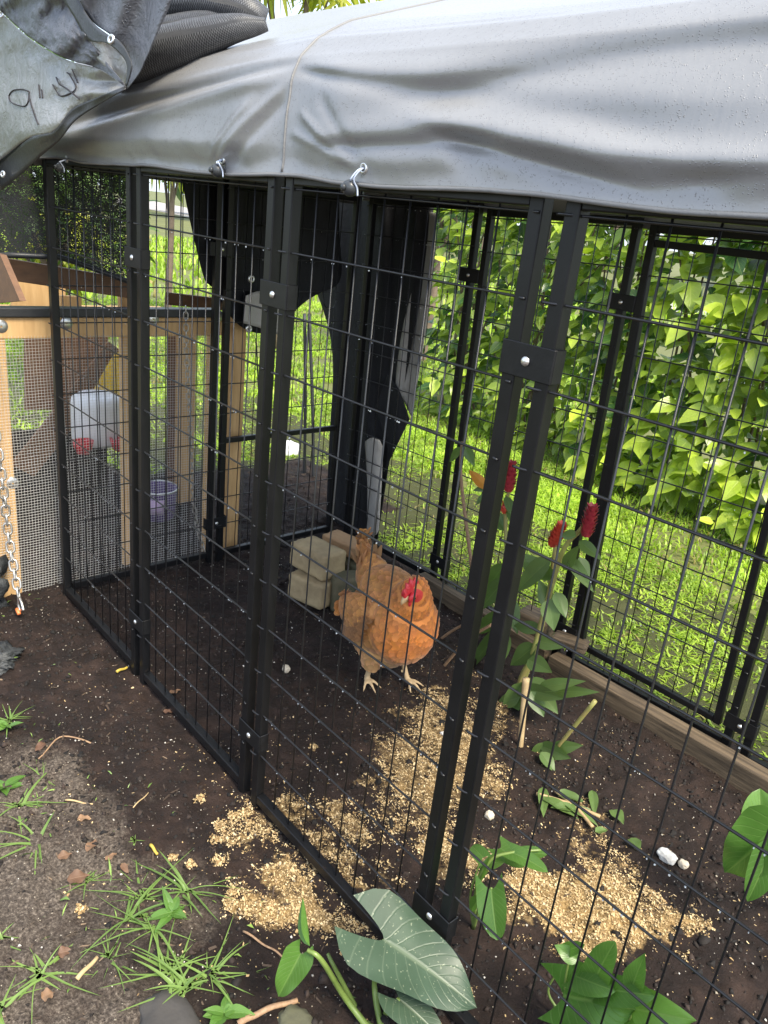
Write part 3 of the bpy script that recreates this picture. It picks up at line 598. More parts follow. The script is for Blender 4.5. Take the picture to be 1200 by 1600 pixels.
# hem band along the front edge and seam piping over the hoop
hb = MB(); row = G[0]; hb.tube(row[::2] + np.array([0, 0, 0.0005]), .0042, 8); hb.build('hem', M['seam'], cano, True)
i0 = int(np.argmin(np.abs(xs - 1.575))); sm = G[:, i0][1:].copy(); sm[:, 1] -= .0008; sm[:, 2] += .0008
sb_ = MB(); sb_.tube(sm[::2], .0032, 8); sb_.build('seam_piping', M['seam'], cano, True)
gr_ = MB(); gr_.lathe([(.0055, -.002), (.0055, .0015), (.0085, .0022), (.0115, .0012), (.012, -.002)], n=18); grom_me = gr_.mesh('grommet')
bal = MB(); V, F = ico(3); V = V * .0180 * np.array([1, 1, .93]); bal.add(V, F); bal.tube([(0, -.018, 0), (0, -.0225, 0)], [.0075, .006], 12); ball_me = bal.mesh('ball')
def grommet_dark(): pass
for i, (bp, gpx, lab) in enumerate([((343, 267), (351, 250), 'dark ball bungee under the wrinkled left bay of the canopy'),
                                    ((549, 294), (571, 263), 'dark ball bungee hanging below a grommet right of the seam'),
                                    ((96, 262), (105, 249), 'ball bungee at the far left corner of the run')]):
    bx, _, bz = at(*bp, 'y', -.045); gx, _, gz = at(*gpx, 'y', -.032)
    j = int(np.argmin(np.abs(xs - gx))); col = G[:62, j]; kk = int(np.argmin(np.abs(col[:, 2] - gz))); gy = col[kk, 1]
    gmt = link(grom_me, 'grommet', M['zinc'], cano); gmt.location = (gx, gy - .001, gz); gmt.rotation_euler = (math.pi / 2, 0, 0)
    hole = MB(); hole.lathe([(0, 0), (.0056, 0)], n=16); hl = hole.build('eyelet_hole', M['black_plastic'], gmt); hl.location = (0, 0, .0004)
    by = min(-.045, gy - .012)
    bt = thing('ball_bungee', lab, 'bungee', (bx, by, bz), 'ball bungees tying the canopy down')
    link(ball_me, 'ball', M['ball'], bt)
    cb_ = MB(); e = np.array([gx - bx, gy - by - .004, gz - bz])
    cb_.tube(bez([e + np.array([0, .004, 0]), e + np.array([.002, -.008, -.006]), (.019, -.008, .016), (.0195, .002, 0.0), (.023, .002, -.014)], 6), .0018, 6)
    cb_.tube(bez([e + np.array([-.003, .004, 0]), e + np.array([-.005, -.008, -.006]), (.012, -.010, .017), (.006, -.004, .012)], 6), .0018, 6)
    cb_.build('elastic_cord', M['elastic'], bt, True)

# ------------------------------------------------------------------ dark tarp folded over the left corner
ft = thing('folded_tarp', 'dark grey tarp folded over the canopy corner with handwritten measurement', 'tarp', tuple(at(120, 160, 'y', -.1)))
FO = np.array(ft.location)
def on(px, py, d): return at(px, py, 'y', d)
def dflap(px, py):
    return -.150 - .035 * math.exp(-(((px - 60) / 70) ** 2 + ((py - 190) / 60) ** 2)) + .00022 * max(0, px - 80) + .030 * float(fbm(np.array(px * .016 + 3), np.array(py * .016 + px * .006), 4, 103) - .5) + .012 * math.exp(-((py - 128 - (px - 196) * .06) / 9) ** 2) * max(0, min(1, (px - 90) / 90)) - .010 * math.exp(-((py - 143 - (px - 196) * -.06) / 8) ** 2) * max(0, min(1, (px - 90) / 90))
def pxpatch(rows, nx, ny, dfun, jit=0.0, seed=0):
    R = [np.array(r, float) for r in rows]
    Gp = patch([np.c_[r, np.zeros(len(r))] for r in R], nx, ny)
    P = np.array([[on(p[0], p[1], dfun(p[0], p[1])) for p in line] for line in Gp])
    return P - FO
def tarp_piece(name, rows, nx, ny, dfun, mat, th=.0022):
    b = MB(); b.grid(pxpatch(rows, nx, ny, dfun)); return solid(b.build(name, mat, ft, True), th)
flap_top = [(-90, -60), (-40, -18), (0, 18), (40, 55), (80, 82), (115, 97), (155, 108), (196, 134)]
flap_mid = [(-90, 60), (-40, 90), (0, 110), (40, 125), (85, 128), (125, 130), (160, 132), (196, 135)]
flap_low = [(-100, 300), (-50, 280), (0, 250), (45, 216), (85, 206), (112, 172), (150, 154), (196, 136)]
tarp_piece('silver_flap', [flap_top, flap_mid, flap_low], 60, 40, dflap, M['silver_tarp'])
tarp_piece('hem_band', [[(-100, 299), (-50, 279), (0, 249), (45, 215), (85, 205), (112, 171), (150, 153), (196, 135)],
                        [(-90, 350), (-40, 325), (14, 288), (62, 246), (94, 218), (118, 188), (156, 163), (197, 139)]], 60, 6, lambda a, b: dflap(a, b) - .004 + .0003 * max(0, b - 200), M['black_hem'])
tarp_piece('upper_layer', [[(-90, -140), (-30, -120), (30, -100), (70, -80), (100, -40), (116, 24), (150, 76), (197, 134)],
                           [(-90, -100), (-30, -66), (10, -30), (50, 10), (90, 48), (120, 70), (155, 96), (197, 135)],
                           [(-90, -62), (-40, -20), (0, 16), (40, 53), (80, 80), (115, 96), (155, 107), (197, 136)]], 60, 30,
           lambda a, b: -.172 + .0002 * max(0, a - 60) + .020 * float(fbm(np.array(a * .018 + b * .020), np.array(b * .012 - a * .01 + 5), 4, 101) - .5) * 2.2 + .010 * float(fbm(np.array(a * .06 + b * .07), np.array(b * .02 - a * .02 + 5), 3, 102) - .5) * 2, M['dark_tarp'])
tarp_piece('inner_fold', [[(114, 22), (138, 62), (165, 66), (188, 82), (202, 104)], [(116, 26), (140, 76), (158, 98), (178, 118), (196, 136)]], 24, 10, lambda a, b: -.150 + .0009 * (a - 115) * .3 + .01 * math.sin(a * .11), M['silver_tarp'])
tarp_piece('hem_fold', [[(88, -30), (100, 0), (118, 30), (138, 63), (165, 67), (188, 84), (199, 104), (196, 135)], [(112, -30), (124, 2), (144, 34), (166, 52), (190, 68), (202, 88), (206, 106), (198, 135)]], 40, 6, lambda a, b: -.163 + .004 * math.sin(a * .1), M['black_hem'])
tarp_piece('side_layer', [[(112, -40), (124, 0), (145, 34), (168, 51), (191, 67), (203, 88), (206, 106), (198, 136)], [(190, -60), (190, 0), (200, 30), (212, 60), (222, 80), (222, 95), (216, 112), (199, 137)], [(290, -60), (270, -5), (258, 25), (244, 55), (234, 80), (226, 96), (218, 114), (200, 138)]], 40, 26,
           lambda a, b: -.158 + .0009 * (a - 130) * .5 + .010 * math.sin(a * .09 + b * .03), M['dark_tarp'])
for (gx_, gy_, dz_) in [(173, 61, -.012), (2, 22, -.02), (4, 272, .002)]:
    q = on(gx_, gy_, (dflap(gx_, gy_) if gy_ > 200 or gx_ < 20 else -.163) - .008) - FO
    o = link(grom_me, 'grommet', M['zinc'], ft); o.location = tuple(q); o.rotation_euler = (math.radians(80), 0, .3); o.scale = (1.05, 1.05, 1.05)
strokes = [[(192,612),(150,598),(90,605),(60,640),(70,680),(120,705),(165,710),(188,680),(194,615)], [(194,640),(205,690),(228,765),(254,832)],
           [(258,568),(263,610),(266,655)], [(277,600),(281,628),(284,655)],
           [(353,568),(378,610),(398,640),(430,640),(470,624),(497,608),(508,585),(500,560),(482,528),(466,500),(448,486)], [(375,518),(395,560),(440,590),(490,630),(532,664)], [(483,464),(500,505),(519,552)]]
for nm_, grp in (('handwritten_nine', strokes[:2]), ('handwritten_feet_mark', strokes[2:4]), ('handwritten_four', strokes[4:6]), ('handwritten_inch_mark', strokes[6:])):
    ink = MB()
    for st in grp:
        P = bez([np.array([a / 4.286, b / 4.286, 0]) for a, b in st], 8)
        Q = np.array([on(a, b, dflap(a, b) - .0036) for a, b, _ in P]) - FO; ink.tube(Q, .0021, 6)
    ink.build(nm_, M['marker'], ft, True)
# rolled knitted shade mesh lying on the canopy behind the tarp
rl = thing('rolled_mesh', 'roll of black knitted shade mesh lying on the canopy edge', 'shade cloth', tuple(at(320, 60, 'y', .06)))
RO = np.array(rl.location)
def roll(name, pts, radii, squash):
    P = bez([at(a, b, 'y', d) for a, b, d in pts], 10) - RO; r = np.interp(np.linspace(0, 1, len(P)), np.linspace(0, 1, len(radii)), radii)
    b = MB(); b.tube(P, r, 26); V = b.v[0]
    V += .006 * (fbm(V[:, 0] * 14, V[:, 2] * 30 + V[:, 1] * 9, 3, 70) - .5)[:, None]
    V[:, 2] += 0.004 * np.sin(V[:, 1] * 40); return b.build(name, M['weave'], rl, True)
roll('mesh_roll', [(180, 8, .06), (260, 6, .08), (330, 8, .12), (385, 20, .16), (414, 33, .2)], [.056, .055, .052, .046, .030], 1)
roll('mesh_fold', [(170, 104, -.03), (235, 84, .00), (300, 64, .05), (360, 48, .10), (416, 36, .17)], [.056, .062, .056, .036, .016], 1)
roll('mesh_fold', [(190, 60, .03), (260, 42, .05), (330, 34, .10), (400, 33, .17)], [.030, .030, .026, .01], 1)

# ------------------------------------------------------------------ black sheets hanging at the far corner
bs = thing('hanging_sheet', 'black plastic sheet draped over the far corner of the run', 'sheet')
def hang(name, rows, nx, ny, ax, dfun, mat, th=.002):
    Gp = patch([np.c_[np.array(r, float), np.zeros(len(r))] for r in rows], nx, ny)
    P = np.array([[at(p[0], p[1], ax, dfun(p[0], p[1])) for p in line] for line in Gp]); b = MB(); b.grid(P); return solid(b.build(name, mat, bs, True), th)
hang('end_sheet', [[(280, 262), (340, 262), (400, 264), (470, 266), (530, 270)], [(298, 350), (345, 350), (400, 352), (468, 356), (530, 360)], [(318, 432), (352, 440), (400, 452), (462, 446), (530, 440)], [(330, 446), (365, 500), (400, 520), (440, 512), (474, 462)]], 44, 40, 'x',
     lambda a, b: -.075 + .009 * math.sin(a * .08 + b * .01) + .003 * math.sin(a * .2), M['black_sheet'])
hang('sheet_underside', [[(384, 462), (405, 455), (430, 462), (446, 500)], [(380, 505), (405, 512), (430, 522), (444, 520)]], 20, 10, 'x', lambda a, b: -.030 + .004 * math.sin(a * .2), M['grey_sheet'])
hang('corner_sheet', [[(440, 268), (520, 272), (600, 284), (680, 300)], [(455, 380), (530, 385), (600, 390), (670, 395)], [(500, 470), (540, 480), (600, 490), (650, 500)], [(520, 560), (545, 570), (585, 580), (634, 590)], [(514, 700), (540, 705), (575, 710), (612, 700)], [(508, 842), (530, 845), (560, 848), (590, 842)]], 50, 60, 'y',
     lambda a, b: 1.655 + .011 * math.sin(a * .10 + b * .006) + .004 * math.sin(a * .27), M['black_sheet'])
hang('side_flap', [[(606, 585), (618, 600), (628, 620), (640, 655)], [(585, 640), (600, 680), (606, 706), (601, 736)]], 24, 20, 'y', lambda a, b: 1.635 + .006 * math.sin(a * .2), M['black_sheet'])
hang('woven_edge', [[(668, 330), (676, 332), (683, 335)], [(652, 420), (662, 424), (676, 428)], [(632, 500), (648, 505), (666, 510)], [(622, 560), (638, 568), (656, 575)], [(617, 610), (630, 625), (642, 650)]], 14, 44, 'y', lambda a, b: 1.648 + .012 * math.sin(a * .2 + b * .02), M['grey_sheet'])
hang('sheet_roll', [[(570, 690), (580, 684), (592, 686), (599, 700)], [(574, 760), (582, 765), (590, 765), (596, 760)], [(573, 830), (580, 836), (587, 836), (592, 828)]], 14, 24, 'y', lambda a, b: 1.622 - .02 * math.sin((a - 570) / 28 * 3.1), M['grey_sheet'])
for (a, b) in [(393, 436), (424, 352), (389, 514)]:
    o = link(grom_me, 'grommet', M['zinc'], bs); o.location = tuple(at(a, b, 'x', -.030)); o.rotation_euler = (math.pi / 2, 0, math.pi / 2); o.scale = (1.5,) * 3
# cords hanging from it
cd_ = MB()
for pts in ([(408, 528), (412, 620), (416, 720), (424, 790)], [(400, 528), (406, 640), (415, 740)]):
    cd_.tube(bez([at(a, b, 'x', -.09) for a, b in pts], 8), .004, 6)
cd_.tube(bez([at(a, b, 'x', -.09) for a, b in [(503, 455), (508, 478), (520, 482), (526, 470)]], 8), .004, 6)
cd_.build('cord', M['black_plastic'], bs, True)
st1 = thing('garden_stake', 'thin black stake behind the run, left one of the pair', 'stake', tuple(at(474, 800, 'y', 1.95)), 'black garden stakes')
for o_, (a, b, a2, b2) in ((st1, (474, 800, 476, 490)), (None, (490, 790, 483, 490))):
    if o_ is None: o_ = thing('garden_stake', 'thin black stake behind the run, right one of the pair', 'stake', tuple(at(a, b, 'y', 1.95)), 'black garden stakes')
    b_ = MB(); p0 = at(a, b, 'y', 1.95); b_.tube(bez([p0 - p0, (at((a + a2) / 2 + 2, (b + b2) / 2, 'y', 1.95) - p0), at(a2, b2, 'y', 1.95) - p0], 6), .011, 8); b_.build('rod', M['black_plastic'], o_, True)

# shade net on the far end, high up
sn = MB(); R1 = [at(a, b, 'x', -.13) for a, b in [(-60, 250), (60, 256), (130, 262), (215, 268)]]; R2 = [at(a, b, 'x', -.13) for a, b in [(-60, 398), (60, 400), (100, 404), (212, 444)]]
Gn = patch([R1, R2], 40, 24); Gn[..., 0] += .012 * np.sin(Gn[..., 1] * 22 + Gn[..., 2] * 5); sn.grid(Gn)
o = tag(sn.build('shade_net', M['shade_net'], None, True), 'black shade net high across the far end, garden showing through', 'shade net')
sh_ = MB(); sh_.tube(Gn[-1] + np.array([.004, 0, 0]), .011, 8); sh_.build('net_hem', M['black_plastic'], o, True)

# ------------------------------------------------------------------ coop
coop = thing('chicken_coop', 'pine framed chicken coop with hardware cloth at the far end', 'coop', (0, 0, 0))
CX = -0.14
def beam(name, a, b, mat, parent=coop, bev=.004):
    m_ = MB(); m_.box(a, b); return bevel(m_.build(name, mat, parent), bev)
beam('post', (CX - .045, -.275, GZ - .05), (CX, -.155, 1.085), M['pine'])
beam('post', (-.90, .965, GZ - .05), (-.81, 1.055, 1.09), M['pine']); beam('shaded_side', (-.90, .915, GZ - .05), (-.88, .962, 1.09), M['brown_wood'])  # brown strip added as the pine post's shaded left side
beam('post', (CX - .075, .888, GZ - .05), (CX, .962, 1.20), M['pine'])
beam('post', (CX - .045, .765, GZ - .05), (CX - .002, .80, 1.085), M['pine'])
beam('post', (CX - .10, .352, GZ - .05), (CX - .06, .425, 1.085), M['pine'])
beam('top_rail', (CX - .045, -.45, 1.088), (CX, .868, 1.172), M['pine'])
beam('ledge', (CX - .05, -.45, 1.1755), (CX + .014, .80, 1.212), M['black_plastic'])
beam('post', (-1.02, -.45, GZ - .05), (-.93, -.36, 1.5), M['pine']); 
beam('dark_backdrop', (-1.06, -.5, GZ - .03), (-1.04, .62, .43), M['interior_dark']); beam('rear_rail', (-.975, -.355, 1.02), (-.935, .91, 1.10), M['pine'])  # dark backdrop board is added, standing in for the dark coop interior
# brown ramp board, rafters and boards of the roof
def plank(name, c, d, up, L, w, t, mat, parent=coop):
    b = MB(); b.box((-w/2, 0, -t/2), (w/2, L, t/2)); V = put(b.v[0], c, d, up); b.v[0] = V; return bevel(b.build(name, mat, parent), .003)
def plank_px(name, p, q, xa, xb, w, t, mat, up=(1, 0, 0)):
    A = at(*p, 'x', xa); B = at(*q, 'x', xb); return plank(name, A, B - A, up, np.linalg.norm(B - A), w, t, mat)
plank_px('rafter', (-40, 412), (212, 452), -.30, -.30, .085, .04, M['brown_wood'])
plank_px('brace', (35, 735), (185, 545), -.95, -.85, .14, .02, M['brown_wood'])
plank_px('rear_board', (66, 500), (66, 640), -.99, -.99, .18, .02, M['brown_wood'])
plank_px('rear_board', (60, 440), (60, 482), -.90, -.90, .26, .02, M['pine'])
plank_px('rear_board', (110, 462), (110, 484), -.60, -.60, .10, .02, M['pine'])
plank_px('rear_board', (200, 448), (200, 484), -.42, -.42, .09, .03, M['pine'])
plank_px('lid_board', (260, 466), (350, 476), -.5, -.5, .06, .03, M['brown_wood'])
plank_px('rear_board', (125, 520), (125, 640), -.97, -.97, .30, .02, M['brown_wood'])
# washers on the rail
ws = MB(); ws.lathe([(.004, .002), (.024, .002), (.026, 0)], n=20); wm = ws.mesh('washer')
for (a, b) in [(104, 505), (240, 499), (342, 494), (20, 755), (2, 510)]:
    o = link(wm, 'washer', M['zinc'], coop); o.location = tuple(at(a, b, 'x', CX + .001)); o.rotation_euler = (0, math.pi / 2, 0)
# hardware cloth: half inch wire grid
hc = MB(); c = .0127
def strand(a, b, r=.00095):
    hc.tube([a, b], r, 3, cap=False)
ysn = np.arange(-.42, .80, c); zs = np.arange(GZ, 1.09, c); rn = np.random.RandomState(5)
bow = lambda y, z: CX + .006 + .012 * math.sin(z * 5 + y * 3) * (1 if z < .6 else .3)
for y in ysn:
    P = [(bow(y, z), y + .004 * math.sin(z * 4), z) for z in np.linspace(GZ, 1.1, 9)]; hc.tube(P, .00080, 3, cap=False)
for z in zs:
    P = [(bow(y, z), y, z + .006 * math.sin(y * 6)) for y in np.linspace(-.42, .80, 9)]; hc.tube(P, .00080, 3, cap=False)
tag(hc.build('hardware_cloth', M['cloth_wire'], coop), kind='stuff')
# yellow sheet standing in for sunlit yellow stuff beyond, sunlight put into its colour
fl = MB(); Pz = [at(a, b, 'x', -.80) for a, b in [(140, 620), (186, 622), (186, 550), (176, 556)]]
fl.grid(patch([[Pz[0], Pz[1]], [Pz[3], Pz[2]]], 6, 6, False)); solid(fl.build('sunlit_yellow_sheet', M['sunlit_yellow'], coop), .003)

# ------------------------------------------------------------------ things in the coop
wt = thing('poultry_drinker', 'white plastic drinker with red cups hanging in the coop', 'drinker', tuple(at(153, 690, 'x', -.52)))
wb = MB(); wb.lathe([(0, .245), (.03, .25), (.09, .245), (.118, .225), (.122, .20), (.122, .02), (.11, 0), (0, 0)], n=30); wb.build('tank', M['white_plastic'], wt, True)
for yy_ in (-.125, .05):
    cu = MB(); cu.lathe([(0, -.032), (.030, -.026), (.044, .008), (.048, .038), (.041, .036), (.028, .004), (0, -.006)], c=(.148 if yy_ > 0 else .135, yy_, .02), n=18); cu.box((.09, yy_ - .012, .02), (.14, yy_ + .012, .04)); cu.build('cup', M['red_plastic'], wt, True)
bk = thing('purple_pail', 'purple pail with a bright metal rim on the coop floor', 'pail', (-.72, .773, GZ))
pb = MB(); pb.lathe([(0, 0), (.095, 0), (.098, .004), (.115, .175), (.111, .175), (.095, .012), (0, .012)], n=30); pb.build('body', M['purple'], bk, True)
pr2 = MB(); pr2.lathe([(.112, .172), (.118, .170), (.121, .176), (.118, .182), (.112, .180)], n=30); pr2.build('rim', M['zinc'], bk, True)
lab = MB(); lab.grid(np.array([[(.1075 * math.cos(a) + .002, .1075 * math.sin(a), .05) for a in np.linspace(-1.0, -.1, 8)], [(.1155 * math.cos(a) + .002, .1155 * math.sin(a), .14) for a in np.linspace(-1.0, -.1, 8)]])); solid(lab.build('pale_label', basic('lilac_label', (.55, .35, .62), (.6, .45, .65), .5, 6), bk, True), .002)
# chains
def link_mesh(L, Wd, r):
    b = MB(); P = []
    for k in range(20):
        a = 2 * math.pi * k / 20; s = (L - Wd) / 2
        P.append((Wd / 2 * math.cos(a), 0, Wd / 2 * math.sin(a) + (s if math.sin(a) > 0.001 else -s if math.sin(a) < -.001 else 0)))
    P = np.array(P + [P[0], P[1]]); b.tube(P, r, 6, cap=False); return b.mesh('chain_link')
def chain(name, label, pts, L, Wd, r, mat, group):
    P = np.asarray(pts, float); d = np.r_[0, np.cumsum(np.linalg.norm(np.diff(P, axis=0), axis=1))]
    root = thing(name, label, 'chain', tuple(P[0]), group); lm_ = link_mesh(L, Wd, r); k = 0
    for q in np.arange(L / 2, d[-1], L - 2.2 * r):
        c = np.array([np.interp(q, d, P[:, i]) for i in range(3)]); c2 = np.array([np.interp(min(q + .01, d[-1]), d, P[:, i]) for i in range(3)])
        o = link(lm_, 'chain_link', mat, root); t_ = Vector(c2 - c); t_ = t_.normalized() if t_.length > 1e-6 else Vector((0, 0, -1))
        o.location = tuple(c - P[0]); o.rotation_mode = 'QUATERNION'
        o.rotation_quaternion = t_.to_track_quat('Z', 'Y') @ Matrix.Rotation(math.radians(90 * (k % 2) + 25), 4, 'Z').to_quaternion(); k += 1
    return root
chn = chain('hanging_chain', 'galvanised chain with a snap hook hanging down to the soil at left', bez([at(-12, 640, 'y', -.24), at(2, 740, 'y', -.24), at(14, 840, 'y', -.235), at(30, 935, 'y', -.235)], 12), .050, .030, .0048, M['chain'], 'chains at the coop')
hk = MB(); e = at(30, 935, 'y', -.235) - np.array(chn.location)
hk.tube(bez([e + np.array([-.012, 0, .004]), e + np.array([-.016, 0, -.035]), e + np.array([0, 0, -.06]), e + np.array([.02, 0, -.045]), e + np.array([.035, .0, -.03])], 8), .0055, 8)
hk.tube(bez([e + np.array([.006, 0, .004]), e + np.array([.03, 0, -.008]), e + np.array([.05, 0, -.034])], 8), .0055, 8); hk.build('snap_hook', M['chain'], chn, True)
ot = MB(); ot.tube([e + np.array([-.008, -.01, -.052]), e + np.array([.022, -.01, -.062])], .008, 8); ot.build('hook_tip', M['orange_tip'], chn, True)
chain('hanging_chain', 'thin dull chain hanging down a coop post inside the end wall', bez([at(290, 478, 'x', -.10), at(292, 560, 'x', -.10), at(298, 680, 'x', -.10), at(304, 800, 'x', -.10), at(318, 860, 'x', -.06)], 12), .034, .020, .0032, M['chain'], 'chains at the coop')
# brown tapered board at the left edge
bd = MB(); q = [at(a, b, 'y', -.30) for a, b in [(-60, 380), (0, 398), (31, 470), (-60, 478)]]; t_ = np.array([0, .02, 0]); bd.add(q + [p + t_ for p in q], [(0,1,2,3),(7,6,5,4),(0,4,5,1),(1,5,6,2),(2,6,7,3),(3,7,4,0)])
tag(bd.build('ramp_board', M['brown_wood']), 'dark brown board leaning at the left edge beside the coop', 'board')
# crumpled shade cloth heap
def crumple(name, c, rad, seed, mat, label, cat, amp=.35):
    b = MB(); V, F = ico(4); r = np.random.RandomState(seed)
    n_ = fbm(V[:, 0] * 3 + 5 + seed, V[:, 2] * 3 + V[:, 1] * 2, 4, seed); n2_ = fbm(V[:, 0] * 9 + V[:, 1] * 7, V[:, 2] * 9 + 3, 3, seed + 3)
    V = V * (1 + amp * (np.abs(n_ - .5) * 4 - .5) + amp * .3 * (n2_ - .5))[:, None] * np.array(rad); b.add(V, F)
    o = b.build(name, mat, None, True); o.location = c; return tag(o, label, cat)
M['heap'] = basic('black_netting', (0.012, 0.014, 0.016), (0.05, 0.055, 0.058), 0.5, 140, bump=0.8, bscale=200)
crumple('netting_heap', (-.10, -.36, .03), (.10, .11, .17), 3, M['heap'], 'crumpled black netting heaped on the soil at the left edge', 'netting', .6)
crumple('netting_scrap', tuple(at(-2, 1028, 'z', GZ + .01)), (.10, .07, .03), 8, M['heap'], 'small scrap of black netting with a frayed hem on bare soil', 'netting', .7)
# pink pot and teal bucket far behind
pk_ = thing('pink_pot', 'small pink flower pot hanging far behind the coop post', 'flower pot', tuple(at(408, 712, 'y', 2.3)))
b = MB(); b.lathe([(0, 0), (.05, 0), (.075, .11), (.082, .11), (.082, .13), (.07, .13), (.05, .02), (0, .02)], n=20); b.build('pot', M['pink'], pk_, True)
tl = thing('teal_tub', 'teal tub with white cloth on the lawn behind the run', 'tub', tuple(at(446, 738, 'y', 2.2)))
b = MB(); b.lathe([(0, 0), (.10, 0), (.12, .16), (.126, .16), (.11, .02), (0, .02)], n=20); b.build('tub', M['teal'], tl, True)
b = MB(); V, F = ico(3); V = V * np.array([.10, .10, .07]) * (1 + .5 * (fbm(V[:, 0] * 3, V[:, 1] * 3 + V[:, 2], 3, 4) - .5))[:, None] + np.array([0, 0, .18]); b.add(V, F); b.build('white_cloth', M['white_plastic'], tl, True)

# ------------------------------------------------------------------ blocks, timber edging
def block(name, c, size, rz, mat, label, cat, group=None, seed=0, tilt=(0, 0)):
    bm_ = bmesh.new(); bmesh.ops.create_cube(bm_, size=1.0); bmesh.ops.subdivide_edges(bm_, edges=bm_.edges[:], cuts=9, use_grid_fill=True)
    b = MB(); V = np.array([v.co[:] for v in bm_.verts]); F = [tuple(v.index for v in f.verts) for f in bm_.faces]; bm_.free()
    sz = np.array(size); P = V * sz; rad = .006; lim = sz / 2 - rad; core = np.clip(P, -lim, lim); dv = P - core; ln = np.linalg.norm(dv, axis=1); k = ln > 1e-9
    P[k] = core[k] + dv[k] / ln[k][:, None] * np.minimum(ln[k], rad)[:, None]
    ch = fbm(V[:, 0] * 7 + seed * 3 + V[:, 2] * 3, V[:, 1] * 7 + V[:, 2] * 5, 4, seed) - .5; edge_ = np.sort(np.abs(V), axis=1)[:, 1] * 2; P = P + (.008 * ch - .020 * np.clip(ch + .02, 0, 1) * edge_ ** 6)[:, None] * np.sign(V); b.add(P, F)
    o = b.build(name, mat, None, True); o.location = c; o.rotation_euler = (tilt[0], tilt[1], rz); return tag(o, label, cat, group)
bc = at(500, 945, 'z', GZ)
block('concrete_block', (.575, .945, .02), (.21, .13, .125), .25, M['brickm'], 'lower pale concrete block on the soil left of the hen', 'block', 'old blocks stacked behind the hen', 1)
block('concrete_block', (.54, .985, .155), (.235, .15, .125), .12, M['brickm'], 'upper mossy tan block on top of the stack by the hen', 'block', 'old blocks stacked behind the hen', 2)
block('concrete_block', (.69, 1.06, .03), (.17, .10, .17), 1.2, M['moss'], 'green mossy block between the stack and the hen tail', 'block', 'old blocks stacked behind the hen', 3)
block('worn_brick', (.50, 1.20, .16), (.25, .115, .07), .2, M['brick_red'], 'thin worn brick at the back of the block stack', 'brick', None, 4)
block('concrete_block', (.52, 1.19, .03), (.22, .13, .16), .15, M['moss'], 'hidden mossy block carrying the thin worn brick', 'block', 'old blocks stacked behind the hen', 5)
def timber(p, q, w, h, z, label, seed, mat=None):
    p = np.array(p, float); q = np.array(q, float); d = q - p; L = np.linalg.norm(d)
    Gt = []; n = 60
    for i in range(n + 1):
        s = i / n; ring = []
        for (a, b_) in [(-1,0),(-1,.5),(-1,.97),(-.95,1),(0,1.01),(.95,1),(1,.97),(1,.5),(1,0)]:
            j = .005 * (vnoise(np.array(s * 7.0), np.array(a * 3 + b_ * 2 + seed * 5), seed) - .5)
            ring.append((a * w / 2 + j, s * L, b_ * h + j * .8))
        Gt.append(ring)
    b = MB(); b.grid(np.array(Gt)); nr = 9; b.f.append(tuple(range(nr))[::-1]); b.f.append(tuple(n * nr + k for k in range(nr))); b.mi += [0, 0]
    b.v[0] = put(b.v[0], (p[0], p[1], z), (d[0], d[1], 0)); return tag(b.build('timber_edging', mat or M['weathered'], None, False), label, 'timber', 'timber edging along the back of the run')
timber((1.60, 1.485), (3.2, 1.50), .070, .105, GZ - .02, 'long weathered timber board edging the bed at right', 1)
timber((.72, 1.53), (1.56, 1.50), .05, .10, GZ - .02, 'dark weathered board edging the bed behind the hen', 2)
block('wood_offcut', (1.40, 1.60, .03), (.15, .12, .14), .1, M['weathered'], 'short pale wood block standing against the back wall', 'wood block', None, 7)
block('wood_offcut', (1.63, 1.545, .085), (.15, .09, .035), .35, M['weathered'], 'flat wood scrap lying on the end of the edging timber', 'wood block', None, 8)

